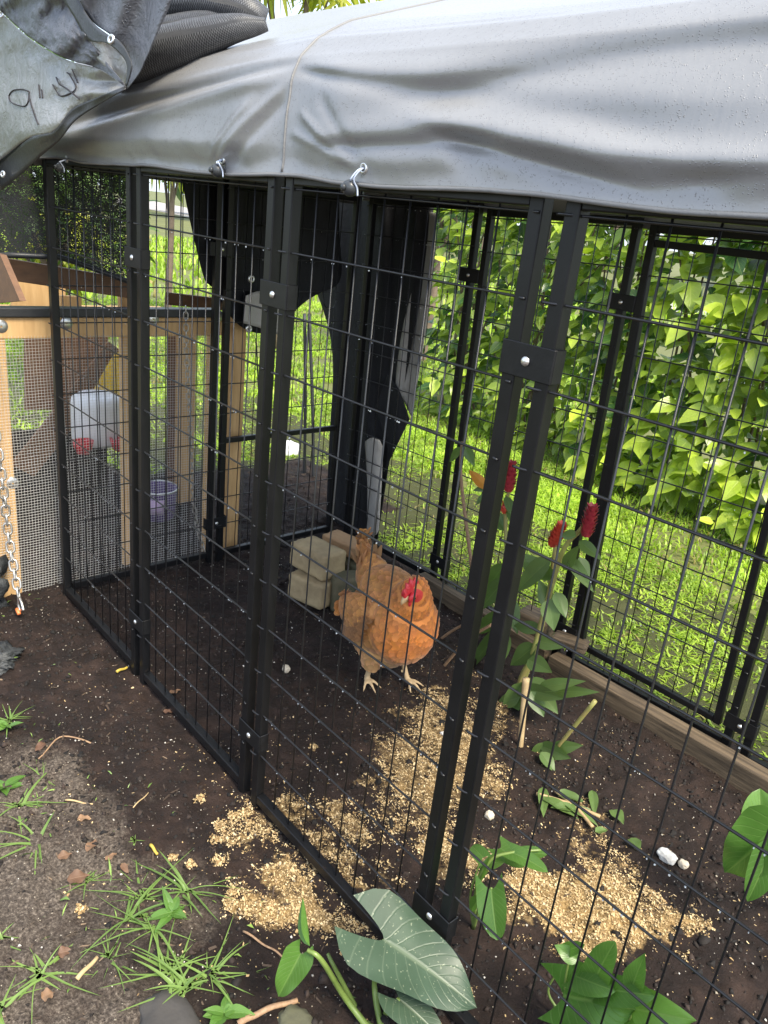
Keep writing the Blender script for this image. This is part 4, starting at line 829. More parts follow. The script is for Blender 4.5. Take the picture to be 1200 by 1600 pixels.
# ------------------------------------------------------------------ hen
def hen():
    org = np.array([1.275, .80, -.05]); h = math.radians(-6)
    root = thing('hen', 'buff orange hen with red comb standing inside the wire run', 'hen', tuple(org)); root.rotation_euler = (0, 0, h)
    bm_ = bmesh.new()
    def ell(c, r, rot=(0, 0, 0), sub=3):
        mt = Matrix.Translation(c) @ (Matrix.Rotation(rot[2], 4, 'Z') @ Matrix.Rotation(rot[1], 4, 'Y') @ Matrix.Rotation(rot[0], 4, 'X')) @ Matrix.Diagonal((*r, 1))
        bmesh.ops.create_icosphere(bm_, subdivisions=sub, radius=1.0, matrix=mt)
    ell((-.02, 0, .275), (.185, .146, .155), (0, .12, 0))          # trunk
    ell((-.03, 0, .392), (.135, .105, .088), (0, .20, 0))
    ell((.088, -.005, .300), (.118, .136, .150))                    # breast
    ell((-.03, 0, .19), (.15, .125, .105))                          # fluff
    ell((-.125, .0, .375), (.090, .072, .125), (0, -.70, 0))        # tail base
    ell((-.190, .0, .430), (.050, .040, .080), (0, -.55, 0)); ell((-.220, 0, .478), (.020, .020, .052), (0, -.40, 0))
    ell((.118, -.015, .425), (.080, .080, .085))                       # neck
    ell((.146, -.030, .478), (.056, .050, .064), (0, .3, 0))
    ell((.165, -.048, .500), (.037, .036, .041))                    # head
    for s in (-1, 1):
        ell((-.035, s * .118, .295), (.125, .040, .085), (0, .22, s * -.18))   # folded wing
        ell((.005, s * .075, .16), (.055, .045, .085))              # thigh fluff
    tb = MB()
    for s, fx in ((-1, -.035), (1, .045)):
        hip = np.array([.005, s * .072, .12]); hock = np.array([.0 + fx * .4, s * .072, .075]); ft_ = np.array([fx + .012, s * .074, .014])
        tb.tube([hip, hock, ft_], [.017, .0125, .0115], 10)
        tb.tube([ft_, ft_ + np.array([0, 0, -.006])], [.0135, .010], 10)
        for ang, L in ((-.55, .075), (.05, .088), (.62, .072), (2.9, .042)):
            d = np.array([math.cos(ang - (.2 if s < 0 else -.1)), math.sin(ang - (.2 if s < 0 else -.1)), 0])
            tb.tube(bez([ft_, ft_ + d * L * .45 + np.array([0, 0, .004]), ft_ + d * L * .8 + np.array([0, 0, -.006]), ft_ + d * L + np.array([0, 0, -.012])], 5), np.linspace(.0095, .0042, 16), 8)
    k0 = len(bm_.verts); vv = [bm_.verts.new(p) for p in np.concatenate(tb.v)]
    for f in tb.f: bm_.faces.new([vv[i] for i in f])
    me = bpy.data.meshes.new('body_raw'); bm_.to_mesh(me); bm_.free()
    tmp = bpy.data.objects.new('tmp', me); COL.objects.link(tmp)
    rm = tmp.modifiers.new('r', 'REMESH'); rm.mode = 'VOXEL'; rm.voxel_size = .0048
    sm_ = tmp.modifiers.new('s', 'SMOOTH'); sm_.factor = .5; sm_.iterations = 12
    dg = bpy.context.evaluated_depsgraph_get(); ev = tmp.evaluated_get(dg); bme = bpy.data.meshes.new_from_object(ev)
    bpy.data.objects.remove(tmp)
    bme.name = 'body'; nv = len(bme.vertices); P = np.empty(nv * 3, np.float32); bme.vertices.foreach_get('co', P); P = P.reshape(-1, 3)
    Nn = np.empty(nv * 3, np.float32); bme.vertices.foreach_get('normal', Nn); Nn = Nn.reshape(-1, 3)
    # colours: legs pale yellow, face red, plumage buff
    def buff(P):
        n_ = fbm(P[:, 0] * 40 + P[:, 1] * 13, P[:, 2] * 40 + P[:, 1] * 30, 3, 6)
        fr = np.clip((P[:, 0] - .02) / .16, 0, 1)[:, None]; lo = np.clip((.27 - P[:, 2]) / .12, 0, 1)[:, None]
        base = np.array([.52, .235, .070]); front = np.array([.58, .20, .042]); belly = np.array([.64, .37, .15])
        c = base * (1 - fr) + front * fr; c = c * (1 - lo * .85) + belly * lo * .85
        return np.clip(c * (.78 + .44 * n_)[:, None], 0, 1)
    C = buff(P); leg = P[:, 2] < .098; C[leg] = np.array([.50, .36, .20]) * (.85 + .3 * fbm(P[leg, 0] * 90, P[leg, 2] * 90, 2, 3))[:, None]
    face = np.linalg.norm(P - np.array([.186, -.060, .494]), axis=1) < .030; C[face] = np.array([.50, .035, .03])
    def setcol(me_, C):
        a = me_.color_attributes.new('col', 'FLOAT_COLOR', 'POINT'); a.data.foreach_set('color', np.c_[C, np.ones(len(C))].astype(np.float32).ravel())
    setcol(bme, C); bme.polygons.foreach_set('use_smooth', [True] * len(bme.polygons))
    m, t, p, o = newmat('hen_skin_and_down'); ca = N(t, 'ShaderNodeAttribute', attribute_name='col'); t.links.new(ca.outputs['Color'], p.inputs['Base Color']); p.inputs['Roughness'].default_value = .7
    link(bme, 'body', m, root)
    # plumage
    r = np.random.RandomState(4)
    zc = (P[:, 2] > .115) & ~(np.linalg.norm(P - np.array([.188, -.060, .490]), axis=1) < .034) & ~((P[:, 2] < .135) & (np.abs(P[:, 1]) < .02))
    idx = np.where(zc)[0]; sel = r.choice(idx, 9500, replace=True)
    FV = np.array([(0, 0, 0), (-.42, .35, .03), (.42, .35, .03), (-.5, .68, .02), (0, .5, .10), (.5, .68, .02), (-.30, .92, -.02), (0, 1.0, -.05), (.30, .92, -.02)])
    FF = [(0, 2, 4), (0, 4, 1), (1, 4, 3), (2, 5, 4), (3, 4, 7, 6), (4, 5, 8, 7)]
    fb = MB(); cols = []
    for i in sel:
        q = P[i]; n_ = Nn[i].astype(float); flow = np.array([-1.0, 0, -.35])
        dh_ = q - np.array([.17, -.05, .50])
        if np.linalg.norm(dh_) < .15: flow = dh_ / np.linalg.norm(dh_) + np.array([-.35, 0, -.45])
        elif q[0] > .06 and q[2] > .33: flow = np.array([-.45, 0, -1.0])
        if q[0] < -.13 and q[2] > .33: flow = np.array([-.75, 0, .85])
        if q[2] < .22: flow = np.array([-.55, 0, -.9])
        d = flow - n_ * (flow @ n_)
        if np.linalg.norm(d) < .1: continue
        d /= np.linalg.norm(d); d = d + n_ * r.uniform(.0, .05) + np.cross(n_, d) * r.normal(0, .12)
        L = r.uniform(.030, .052); w = L * r.uniform(.42, .62)
        if q[2] > .40 and q[0] > .05: L *= .75; w = L * .42
        if q[0] < -.17 and q[2] > .40: L *= 1.5; w = L * .38
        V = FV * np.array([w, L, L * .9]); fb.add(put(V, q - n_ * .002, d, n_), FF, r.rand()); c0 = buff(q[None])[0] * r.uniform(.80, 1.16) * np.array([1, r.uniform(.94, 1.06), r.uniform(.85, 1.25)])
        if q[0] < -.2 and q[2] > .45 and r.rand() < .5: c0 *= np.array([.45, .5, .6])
        sh = np.array([.54, .73, .73, .92, .85, .92, 1.18, 1.26, 1.18]); cols.append(np.clip(c0[None] * sh[:, None], 0, 1))  # feather roots darkened: shading painted into the colour, buff tips paler
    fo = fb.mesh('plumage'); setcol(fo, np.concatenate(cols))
    m, t, p, o = newmat('hen_feather'); ca = N(t, 'ShaderNodeAttribute', attribute_name='col'); t.links.new(ca.outputs['Color'], p.inputs['Base Color'])
    p.inputs['Roughness'].default_value = .62; p.inputs['Specular IOR Level'].default_value = .3; p.inputs['Sheen Weight'].default_value = .25
    tr = N(t, 'ShaderNodeBsdfTranslucent'); t.links.new(ca.outputs['Color'], tr.inputs[0]); ms = N(t, 'ShaderNodeMixShader'); ms.inputs[0].default_value = .22
    t.links.new(p.outputs[0], ms.inputs[1]); t.links.new(tr.outputs[0], ms.inputs[2]); t.links.new(ms.outputs[0], o.inputs[0])
    tag(link(fo, 'plumage', m, root), kind='stuff')
    # folded wing: rows of overlapping flight feathers
    for s in (-1, 1):
        wg = MB(); wc = []
        for row in range(4):
            for k in range(7):
                xq = .075 - .022 * k - .012 * row; q = np.array([xq, s * (.158 + .004 * row) * math.sqrt(max(.05, 1 - ((xq + .0) / .235) ** 2)), .345 - .030 * row - .006 * k]); L = .060 + .006 * row + r.uniform(-.004, .004)
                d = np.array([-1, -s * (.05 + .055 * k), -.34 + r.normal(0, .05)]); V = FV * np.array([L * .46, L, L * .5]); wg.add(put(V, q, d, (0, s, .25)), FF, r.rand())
                c0 = np.array([.50, .22, .065]) * r.uniform(.80, 1.15) * (1 - .05 * row); wc.append(np.clip(c0[None] * np.array([.48, .66, .66, .88, .80, .88, 1.2, 1.3, 1.2])[:, None], 0, 1))  # flight feather roots carry the same painted shading
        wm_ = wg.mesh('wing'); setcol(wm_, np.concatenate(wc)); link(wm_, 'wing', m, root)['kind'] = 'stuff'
    # tail feathers
    for k in range(7):
        a = (k - 3) * .16; b = np.array([-.198, a * .07, .440]); tip = b + np.array([-.050 + .006 * abs(k - 3), a * .10, .098 - .014 * abs(k - 3)])
        V, F, U = leaf_geo(np.linalg.norm(tip - b), .032, 'elliptic', 2, 6, .25, .2); tf = MB(); tf.add(put(V, b, tip - b, (-.8, a, -.5)), F, .5, U)
        me_ = tf.mesh('tail_feather'); setcol(me_, np.tile(np.array([.40, .22, .09]) * (.55 + .12 * (k % 4)), (len(V), 1))); link(me_, 'tail_feather', m, root)
    # head: turned to the hen's right and tipped down; f = where the beak points
    hd = np.array([.172, -.066, .500]); f = np.array([.12, -.82, -.52]); f /= np.linalg.norm(f); up = np.array([.25, -.35, .90]); up = up - f * (up @ f); up /= np.linalg.norm(up); sd_ = np.cross(f, up)
    red = basic('red_comb', (.62, .035, .045), (.48, .02, .03), .45, 60, bump=.3, bscale=200)
    def loc(a, b, c): return hd + f * a + sd_ * b + up * c
    # comb: serrated fin
    cm = MB(); pro = [(-.040, .030), (-.030, .062), (-.020, .050), (-.008, .082), (.002, .060), (.014, .080), (.022, .050), (.031, .056), (.036, .030), (.040, .014)]
    V = []
    for s in (-1, 1):
        V += [loc(a, s * .0035, c) for a, c in pro] + [loc(a, s * .007, .018 - .3 * max(0, a)) for a, c in pro]
    n_ = len(pro); F = []
    for s in range(2):
        o0 = s * 2 * n_; F += [(o0 + i, o0 + i + 1, o0 + n_ + i + 1, o0 + n_ + i) if s else (o0 + n_ + i, o0 + n_ + i + 1, o0 + i + 1, o0 + i) for i in range(n_ - 1)]
    F += [(i, i + 1, 2 * n_ + i + 1, 2 * n_ + i) for i in range(n_ - 1)]; cm.add(V, F); link(cm.mesh('comb'), 'comb', red, root)
    wa = MB(); IVf, IFf = ico(2)
    for s in (-1, 1): wa.add(np.array([loc(.020 + v[0] * .015, s * .010 + v[1] * .006, -.038 + v[2] * .027) for v in IVf]), IFf)
    wa.build('wattle', red, root, True)
    fc = MB()
    for s in (-1, 1): fc.add(np.array([loc(.010 + v[0] * .024, s * .017 + v[1] * .013, .0 + v[2] * .019) for v in IVf]), IFf)
    fc.build('face_skin', red, root, True)
    bkm = basic('horn_beak', (.62, .45, .25), (.5, .33, .16), .35, 40); be = MB()
    be.tube([loc(.024, 0, .002), loc(.038, 0, .003), loc(.052, 0, -.004), loc(.058, 0, -.013)], [.0135, .0105, .006, .0015], 10); be.tube([loc(.024, 0, -.010), loc(.040, 0, -.011), loc(.050, 0, -.013)], [.009, .006, .002], 10); be.build('beak', bkm, root, True)
    eyem = basic('amber_eye', (.45, .16, .02), (.35, .1, .015), .1, 30); pup = basic('black_pupil', (.005, .005, .005), (.006, .006, .006), .08, 30)
    for s in (-1, 1):
        e_ = MB(); e_.add(np.array([loc(.014 + v[0] * .0078, s * .0285 + v[1] * .004, .005 + v[2] * .0078) for v in IVf]), IFf); eo = e_.build('eye', eyem, root, True)
        e_ = MB(); e_.add(np.array([loc(.014 + v[0] * .0042, s * .0315 + v[1] * .002, .005 + v[2] * .0042) for v in IVf]), IFf); e_.build('pupil', pup, eo, True)
hen()

# ------------------------------------------------------------------ hedge
def leaf_bank(kind, n, L, Wd, seed, **kw):
    out = []
    for k in range(n): out.append(leaf_geo(L, Wd, kind, 2, 4, seed=seed + k, droop=.25 + .1 * k, fold=.18 + .05 * k, **kw))
    return out
hg = thing('hedge', 'dense hedge of broad yellow green leaves along the lawn', 'hedge', (0, 4.4, GZ))
r = np.random.RandomState(3)
bank = leaf_bank('elliptic', 4, 1.0, .62, 10)
cand = []
for k in range(4300):
    x = r.uniform(-2.6, 3.6); z = r.uniform(.0, 2.75); 
    sz = (.095 + .165 * r.rand() ** 1.2) * (1.0 if x > -.3 else .72)
    bulge = .32 * fbm(np.array(x * 1.1), np.array(z * 1.3), 3, 81) - .2 * max(0, z - 1.9); y = 4.28 - bulge * 1.1 + abs(r.normal(0, .15)) + .16 * r.rand() - (.10 if z < .5 else 0)
    if x < -.2: y += .12 * (-.2 - x)
    cand.append((x, y, z, sz))
cand.sort(key=lambda c: (-(c[3] / np.linalg.norm(np.array(c[:3]) - CP)) - (.02 if c[1] < 4.12 else 0)))
def hedge_xf(c):
    a = r.uniform(-1.1, 1.1); d = np.array([math.sin(a) * .8, -.55 - .3 * r.rand(), r.uniform(-.75, .35)]); up = np.array([r.normal(0, .35), -.55, .8 + r.normal(0, .25)]); return d, up
lm_bank = []
for (V, F, U) in bank:
    for vv_ in (.25, .5, .72, .95):
        b = MB(); b.add(V, F, vv_, U); me_ = b.mesh('leaf'); me_.materials.append(M['hedge_leaf']); lm_bank.append(me_)
nvis = 0; rest = MB()
for c in cand:
    d, up = hedge_xf(c); loc_ = np.array(c[:3]) - np.array([0, 4.4, GZ])
    tone = float(np.clip(.12 + .85 * fbm(np.array(c[0] * 1.7), np.array(c[2] * 1.7), 3, 83) + r.normal(0, .28) + (.10 if c[1] < 4.1 else -.14), 0, 1))  # deeper leaves toned darker, front ones lighter: hedge shade in the colour
    insee = (-.9 < c[0] < 1.9) and c[1] < 4.15 and nvis < 300
    if insee:
        nvis += 1
        o = link(lm_bank[r.randint(4) * 4 + min(3, int(tone * 4))], 'leaf', None, hg); Fm = frame(d, up)
        mt = Matrix(((Fm[0][0], Fm[1][0], Fm[2][0], 0), (Fm[0][1], Fm[1][1], Fm[2][1], 0), (Fm[0][2], Fm[1][2], Fm[2][2], 0), (0, 0, 0, 1)))
        o.matrix_local = Matrix.Translation(Vector(loc_)) @ mt @ Matrix.Scale(c[3], 4)
    else:
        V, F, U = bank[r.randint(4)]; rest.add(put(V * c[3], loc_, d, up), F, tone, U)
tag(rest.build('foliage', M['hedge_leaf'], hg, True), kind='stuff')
stm = MB()
for k in range(46):
    x = r.uniform(-2.4, 3.4); P = bez([(x, r.uniform(.1, .5), -.05), (x + r.normal(0, .1), r.uniform(0, .4), .8), (x + r.normal(0, .25), r.uniform(-.15, .4), 1.6 + r.rand())], 6); stm.tube(P, np.linspace(.014, .006, len(P)), 6)
tag(stm.build('branches', M['bark'], hg, True), kind='stuff')
# heart of the hedge: shade put into dark leaf colour, set well behind the front leaves
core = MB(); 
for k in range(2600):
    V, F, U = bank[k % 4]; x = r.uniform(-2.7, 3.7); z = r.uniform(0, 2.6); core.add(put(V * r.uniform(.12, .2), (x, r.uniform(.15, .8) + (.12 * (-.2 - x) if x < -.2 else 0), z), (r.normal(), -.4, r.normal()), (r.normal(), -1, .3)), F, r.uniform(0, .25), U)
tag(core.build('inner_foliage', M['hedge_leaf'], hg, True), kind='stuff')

# trees and shrubs further off
def clump_tree(name, base, h, rad, nl, ls, mat, label, cat='tree', seed=0, group=None, trunk=True, flat=1.0, kind='elliptic', lw=.5):
    r = np.random.RandomState(seed); root = thing(name, label, cat, tuple(base), group); b = MB(); cl_ = []
    for k in range(14): a = r.uniform(0, 6.3); q = r.rand() ** .5 * rad * .75; cl_.append((q * math.cos(a), q * math.sin(a), h - rad * flat * (1 - r.rand() * 1.6) * .75, rad * r.uniform(.3, .5)))
    bk_ = leaf_bank(kind, 3, 1.0, lw, seed)
    for k in range(nl):
        c = cl_[r.randint(len(cl_))]; d = r.normal(size=3); d /= np.linalg.norm(d); p = np.array(c[:3]) + d * c[3] * r.uniform(.5, 1.05) * np.array([1, 1, flat])
        if p[2] < .02: continue
        V, F, U = bk_[r.randint(3)]; dd = np.array([d[0], d[1], d[2] * .4 - .35]) + r.normal(0, .4, 3)
        b.add(put(V * ls * r.uniform(.7, 1.3), p, dd, (r.normal(0, .4), r.normal(0, .4), 1)), F, float(np.clip(.45 + .35 * d[2] + r.normal(0, .18), 0, 1)), U)
    cr = b.build('crown', mat, root, True); tag(cr, kind=None)
    if trunk:
        tb = MB(); top_ = h - rad * flat * .5; tb.tube(bez([(0, 0, -.1), (.04 * h, 0, top_ * .5), (0, .03 * h, top_)], 6), np.linspace(.05 * rad + .02, .02 * rad + .008, 13), 10)
        for c in cl_[:6]: tb.tube(bez([(0, .01 * h, top_ * .6), (c[0] * .5, c[1] * .5, (top_ * .6 + c[2]) / 2), c[:3]], 5), np.linspace(.02 * rad + .008, .004, 11), 6)
        tb.build('trunk', M['bark'], root, True)
    return root
clump_tree('broadleaf_shrub', at(735, 480, 'y', 5.6) * np.array([1, 1, 0]) + np.array([-1.3, .6, GZ]), 2.3, 1.0, 1500, .13, M['shrub_leaf'], 'mid green shrub where the hedge thins out at left', 'shrub', 21, trunk=True)
o = at(455, 8, 'y', 4.6); clump_tree('yellow_leaf_tree', (o[0] + .1, o[1], GZ), o[2] + .75, .9, 700, .34, M['yellow_leaf'], 'tree of long yellow green leaves showing over the canopy', 'tree', 22, kind='blade', lw=.16)
far = [(-24, 40, 9, 5.0, 'wide dark tree far across the lawn beyond the path', 31), (-33, 33, 7.5, 4.2, 'rounded tree left of the wide dark tree far off', 32), (-46, 27, 8, 4.6, 'tall far tree seen above the lawn between the near posts', 33), (-14, 44, 8, 4.5, 'far tree partly hidden by the hedge', 34), (-52, 14, 8, 5, 'far tree behind the coop roof', 35), (-44, 3, 8, 5, 'leftmost far tree behind the shade net', 36)]
for (x, y, h_, rd, lb, sd2) in far: clump_tree('broadleaf_tree', (x, y, GZ), h_, rd, 1500, .75, M['shrub_leaf'], lb, 'tree', sd2, 'trees far across the lawn')
for k, (x, y, od) in enumerate([(-62, 26, 'fourth shrub from the left'), (-58, 33, 'fifth shrub from the left'), (-50, 38, 'third shrub from the right'), (-40, 44, 'second shrub from the right'), (-30, 48, 'rightmost shrub'), (-64, 18, 'third shrub from the left'), (-60, 8, 'second shrub from the left'), (-56, 0, 'leftmost shrub')]):
    clump_tree('garden_shrub', (x, y, GZ), 4.2, 3.6, 500, .9, M['shrub_leaf'], od + ' in the low green row far across the lawn', 'shrub', 60 + k, 'row of shrubs far across the lawn', trunk=False, flat=.7)
nearshr = [((-2.6, .15), 2.3, .95, 'leafy shrub behind the coop, seen through the shade net', 41, M['shrub_leaf']), ((-3.4, 1.15), 2.0, .8, 'green bush behind the coop between the left posts', 42, M['shrub_leaf']), ((-2.2, -.75), 2.4, .9, 'bush at the far left behind the shade net', 43, M['shrub_leaf']), ((-5.2, 1.9), 1.1, .55, 'low pale yellow plant on the lawn behind the coop', 44, M['yellow_leaf'])]
for (xy, h_, rd, lb, sd2, mt) in nearshr: clump_tree('garden_shrub', (xy[0], xy[1], GZ), h_, rd, 1300, .11, mt, lb, 'shrub', sd2, 'shrubs behind the coop')
p_ = at(262, 300, 'y', 4.0); clump_tree('yellow_leaf_tree', (p_[0], p_[1], GZ), 2.7, .7, 420, .42, M['yellow_leaf'], 'yellow green drooping plant seen beside the black sheet edge', 'plant', 45, kind='blade', lw=.15)

# ------------------------------------------------------------------ ginger plant
gin = thing('ginger_plant', 'spiral ginger plant with red cones by the back timber', 'plant', tuple(at(830, 1060, 'y', 1.30)))
GO = np.array(gin.location)
def gy(px, py, y): return at(px, py, 'y', y) - GO
def stalk(pts, r0, r1, mat, y, parent=gin, name='stem'):
    P = bez([gy(a, b, y) for a, b in pts], 8); b = MB(); b.tube(P, np.linspace(r0, r1, len(P)), 8); return b.build(name, mat, parent, True)
M['caneg'] = basic('green_cane', (0.24, 0.28, 0.07), (0.30, 0.22, 0.09), 0.45, 7)
stalk([(815, 1130), (812, 1070), (833, 1020), (855, 940), (880, 860), (905, 830), (921, 810)], .014, .008, M['caneg'], 1.25)
stalk([(815, 1070), (838, 1010), (857, 930), (864, 880), (868, 850)], .012, .007, M['caneg'], 1.30)
stalk([(806, 1262), (812, 1180), (818, 1110), (822, 1060)], .009, .013, M['straw'], .95)
stalk([(742, 1000), (738, 900), (726, 800), (720, 740), (722, 690)], .009, .007, M['twig'], 1.42)
stalk([(790, 1010), (792, 900), (790, 800), (797, 760)], .010, .007, M['caneg'], 1.38)
stalk([(690, 1045), (730, 1000), (770, 975)], .007, .006, M['twig'], 1.1); stalk([(660, 1022), (700, 990), (745, 965)], .007, .006, M['twig'], 1.25)
stalk([(815, 1250), (870, 1170), (930, 1095)], .006, .008, M['caneg'], 1.0)
cone_m = basic('red_bract', (.40, .045, .055), (.27, .022, .035), .42, 30, bump=.2); cone_m2 = basic('orange_red_bract', (.62, .10, .04), (.48, .04, .04), .38, 30)
def cone(base, tip, rad, mat, rows=7):
    base = np.asarray(base); tip = np.asarray(tip); ax = tip - base; L = np.linalg.norm(ax); core_ = MB()
    core_.tube([base + ax * t_ for t_ in np.linspace(0, .95, 7)], [rad * q for q in (.5, .75, .8, .75, .62, .42, .12)], 10); o = core_.build('flower_cone', mat, gin, True)
    Fr = frame(ax, (1, 0, .3)); b = MB(); V, F, U = leaf_geo(1, .95, 'elliptic', 2, 4, -.5, -.3)
    for i in range(rows):
        t_ = i / rows; rr_ = rad * (.72 + .45 * math.sin(math.pi * (t_ * .8 + .15))) * (1 - .45 * t_ ** 2) * .8
        for k in range(7):
            a = 2 * math.pi * (k + .5 * (i % 2)) / 7; n_ = Fr[0] * math.cos(a) + Fr[2] * math.sin(a)
            b.add(put(V * L * .26, base + ax * t_ + n_ * rr_, ax / L + n_ * .22, n_), F, .5, U)
    b.build('bracts', mat, o, True)['kind'] = 'stuff'
cone(gy(915, 838, 1.25), gy(926, 792, 1.25), .021, cone_m); cone(gy(862, 853, 1.30), gy(878, 820, 1.30), .022, cone_m2); cone(gy(794, 768, 1.38), gy(800, 724, 1.38), .022, cone_m); cone(gy(788, 800, 1.36), gy(796, 783, 1.36), .028, cone_m2, 4)
gl = [((762, 762), (733, 733), .035, 'o', 1.40)]
leafs = [((862, 872), (800, 925), .085, .35, 1.24), ((868, 905), (800, 862), .075, .75, 1.26), ((880, 890), (905, 852), .05, .4, 1.22), ((905, 845), (938, 872), .045, .35, 1.22), ((900, 838), (875, 835), .05, .5, 1.2), ((886, 868), (928, 925), .05, .55, 1.22), ((905, 870), (920, 915), .055, .5, 1.25),
         ((868, 925), (885, 965), .06, .65, 1.22), ((858, 950), (842, 905), .06, .45, 1.3), ((858, 935), (865, 985), .075, .9, 1.2), ((845, 985), (800, 975), .06, .3, 1.3), ((835, 1000), (880, 1010), .06, .35, 1.25), ((838, 1008), (795, 1040), .08, .25, 1.25), ((825, 1030), (862, 1050), .07, .3, 1.2),
         ((790, 830), (765, 790), .06, .3, 1.38), ((792, 850), (812, 905), .06, .25, 1.36), ((790, 880), (760, 920), .08, .45, 1.36), ((790, 905), (745, 955), .08, .35, 1.34), ((792, 930), (810, 990), .07, .3, 1.32), ((790, 950), (735, 1000), .09, .3, 1.3), ((785, 985), (720, 1050), .085, .25, 1.25), ((790, 985), (770, 1060), .08, .35, 1.22), ((795, 790), (812, 830), .05, .5, 1.36), ((790, 775), (806, 812), .04, .35, 1.35), ((740, 765), (762, 765), .04, .35, 1.40), ((760, 770), (742, 790), .03, .4, 1.4),
         ((722, 700), (698, 722), .045, .5, 1.42), ((724, 695), (742, 728), .05, .65, 1.42), ((742, 885), (732, 905), .03, .4, 1.42),
         ((818, 1065), (785, 1130), .08, .3, 1.12), ((822, 1060), (872, 1110), .095, .35, 1.12), ((824, 1070), (868, 1075), .07, .3, 1.15), ((818, 1075), (880, 1092), .06, .25, 1.1), ((840, 1075), (905, 1062), .05, .6, 1.1), ((850, 1080), (925, 1080), .05, .4, 1.15), ((830, 1080), (850, 1120), .06, .25, 1.08), ((812, 1090), (775, 1100), .06, .3, 1.1),
         ((845, 1165), (890, 1185), .06, .35, 1.0), ((850, 1160), (830, 1195), .05, .35, 1.0), ((862, 1170), (905, 1165), .05, .5, 1.0), ((845, 1175), (868, 1205), .05, .4, .95)]
for i, (a, b, w, v, y) in enumerate(leafs):
    rr_ = np.random.RandomState(500 + i); up = (.35 + rr_.normal(0, .4), -.75 + rr_.normal(0, .3), .65)
    leaf_obj('leaf', M['ginger_leaf'], gin, gy(*a, y), gy(b[0], b[1], y - .05 * rr_.rand()), w * 1.05, up, 'elliptic', v, .35 * rr_.rand(), .25, .02, i)
M['orange_leaf'] = leafmat('orange_leaf', (.5, .12, .03), (.75, .30, .04), (.6, .3, .1), .4, .4, 0)
leaf_obj('withered_bract', M['orange_leaf'], gin, gy(762, 764, 1.40), gy(731, 733, 1.40), .05, (.3, -.8, .4), 'elliptic', .8, .2, .3)
# wilted cut stems lying on the soil
dl_ = thing('wilted_cutting', 'wilted green cuttings lying on the soil under the ginger', 'plant cutting', tuple(at(880, 1250, 'z', GZ)))
DO = np.array(dl_.location)
for i, (a, b, w, v) in enumerate([((845, 1245), (905, 1275), .045, .6), ((860, 1262), (930, 1262), .04, .5), ((870, 1240), (915, 1250), .05, .35), ((880, 1255), (935, 1285), .04, .7), ((848, 1230), (850, 1272), .04, .7), ((925, 1235), (930, 1270), .035, .6), ((955, 1265), (975, 1285), .05, .6), ((930, 1300), (950, 1295), .03, .8), ((985, 1310), (1000, 1328), .045, .6)]):
    leaf_obj('leaf', M['ginger_leaf'], dl_, at(*a, 'z', GZ + .02) - DO, at(*b, 'z', GZ + .025) - DO, w, (0, 0, 1), 'elliptic', v, .2, .4, .05, 900 + i)
for pts in ([(838, 1240), (890, 1256), (938, 1276)], [(868, 1236), (900, 1262), (926, 1292)]):
    b = MB(); b.tube(bez([at(a, c_, 'z', GZ + .02) - DO for a, c_ in pts], 6), .006, 6); b.build('stem', M['straw'], dl_, True)

# ------------------------------------------------------------------ taro in front and other broad leaves
def plant(name, label, leaves, stems, anchor, cat='plant', mat=M['taro_green'], stemr=.007, group=None):
    root = thing(name, label, cat, tuple(anchor), group); O = np.asarray(anchor)
    for i, lf in enumerate(leaves):
        base, tip, w, up, kind, var, kw = lf; m_ = kw.pop('mat', mat)
        leaf_obj('leaf', m_, root, np.asarray(base) - O, np.asarray(tip) - O, w, up, kind, var, seed=i + 7, nu=5, nv=14, **kw)
    for pts, rr_ in stems:
        P = bez([np.asarray(p) - O for p in pts], 8); b = MB(); b.tube(P, np.linspace(rr_, rr_ * .55, len(P)), 8); b.build('stem', M['stem'], root, True)
    return root
TB = at(590, 1625, 'z', GZ)
L1b, L1t = at(600, 1468, 'z', .195), at(750, 1567, 'z', .150)
plant('taro_plant', 'taro with a big silvery arrowhead leaf in the front', [
    (L1b, L1t, .235, (.02, -.20, .96), 'arrow', .5, dict(mat=M['taro_grey'], droop=.22, fold=.16, wave=.034, lobes=.45)),
    (at(470, 1490, 'y', -.30), at(432, 1562, 'y', -.36), .085, (.5, -.6, .6), 'arrow', .55, dict(droop=.25, fold=.7, wave=.05, lobes=.3)),
    (at(484, 1478, 'y', -.30), at(480, 1402, 'y', -.26), .040, (-.7, -.5, .3), 'elliptic', .7, dict(droop=-.2, fold=1.0)),
    (at(622, 1560, 'z', .10), at(700, 1625, 'z', .06), .12, (0, -.1, 1), 'arrow', .35, dict(mat=M['taro_grey'], droop=.2, fold=.15, wave=.02)),
    (at(640, 1450, 'z', .12), at(618, 1428, 'z', .12), .04, (.2, -.3, 1), 'elliptic', .8, dict(droop=.1, fold=.3))],
    [([TB + np.array([.03, 0, 0]), at(585, 1540, 'y', -.12), L1b + np.array([0, 0, -.004])], .0085), ([TB, at(540, 1560, 'y', -.2), at(502, 1500, 'y', -.28), at(480, 1484, 'y', -.30)], .0085), ([TB + np.array([.02, .03, 0]), at(600, 1590, 'y', -.12), at(622, 1562, 'z', .10)], .009),
     ([TB + np.array([-.02, .01, 0]), at(560, 1580, 'y', -.16), at(522, 1510, 'y', -.2), at(512, 1490, 'y', -.2)], .0075), ([TB + np.array([.05, .02, 0]), at(615, 1540, 'y', -.05), at(640, 1452, 'z', .12)], .008), ([TB + np.array([.05, .02, 0]), at(640, 1560, 'y', -.05), at(655, 1500, 'y', -.05)], .008)], TB)
RB = at(1230, 1420, 'z', GZ)
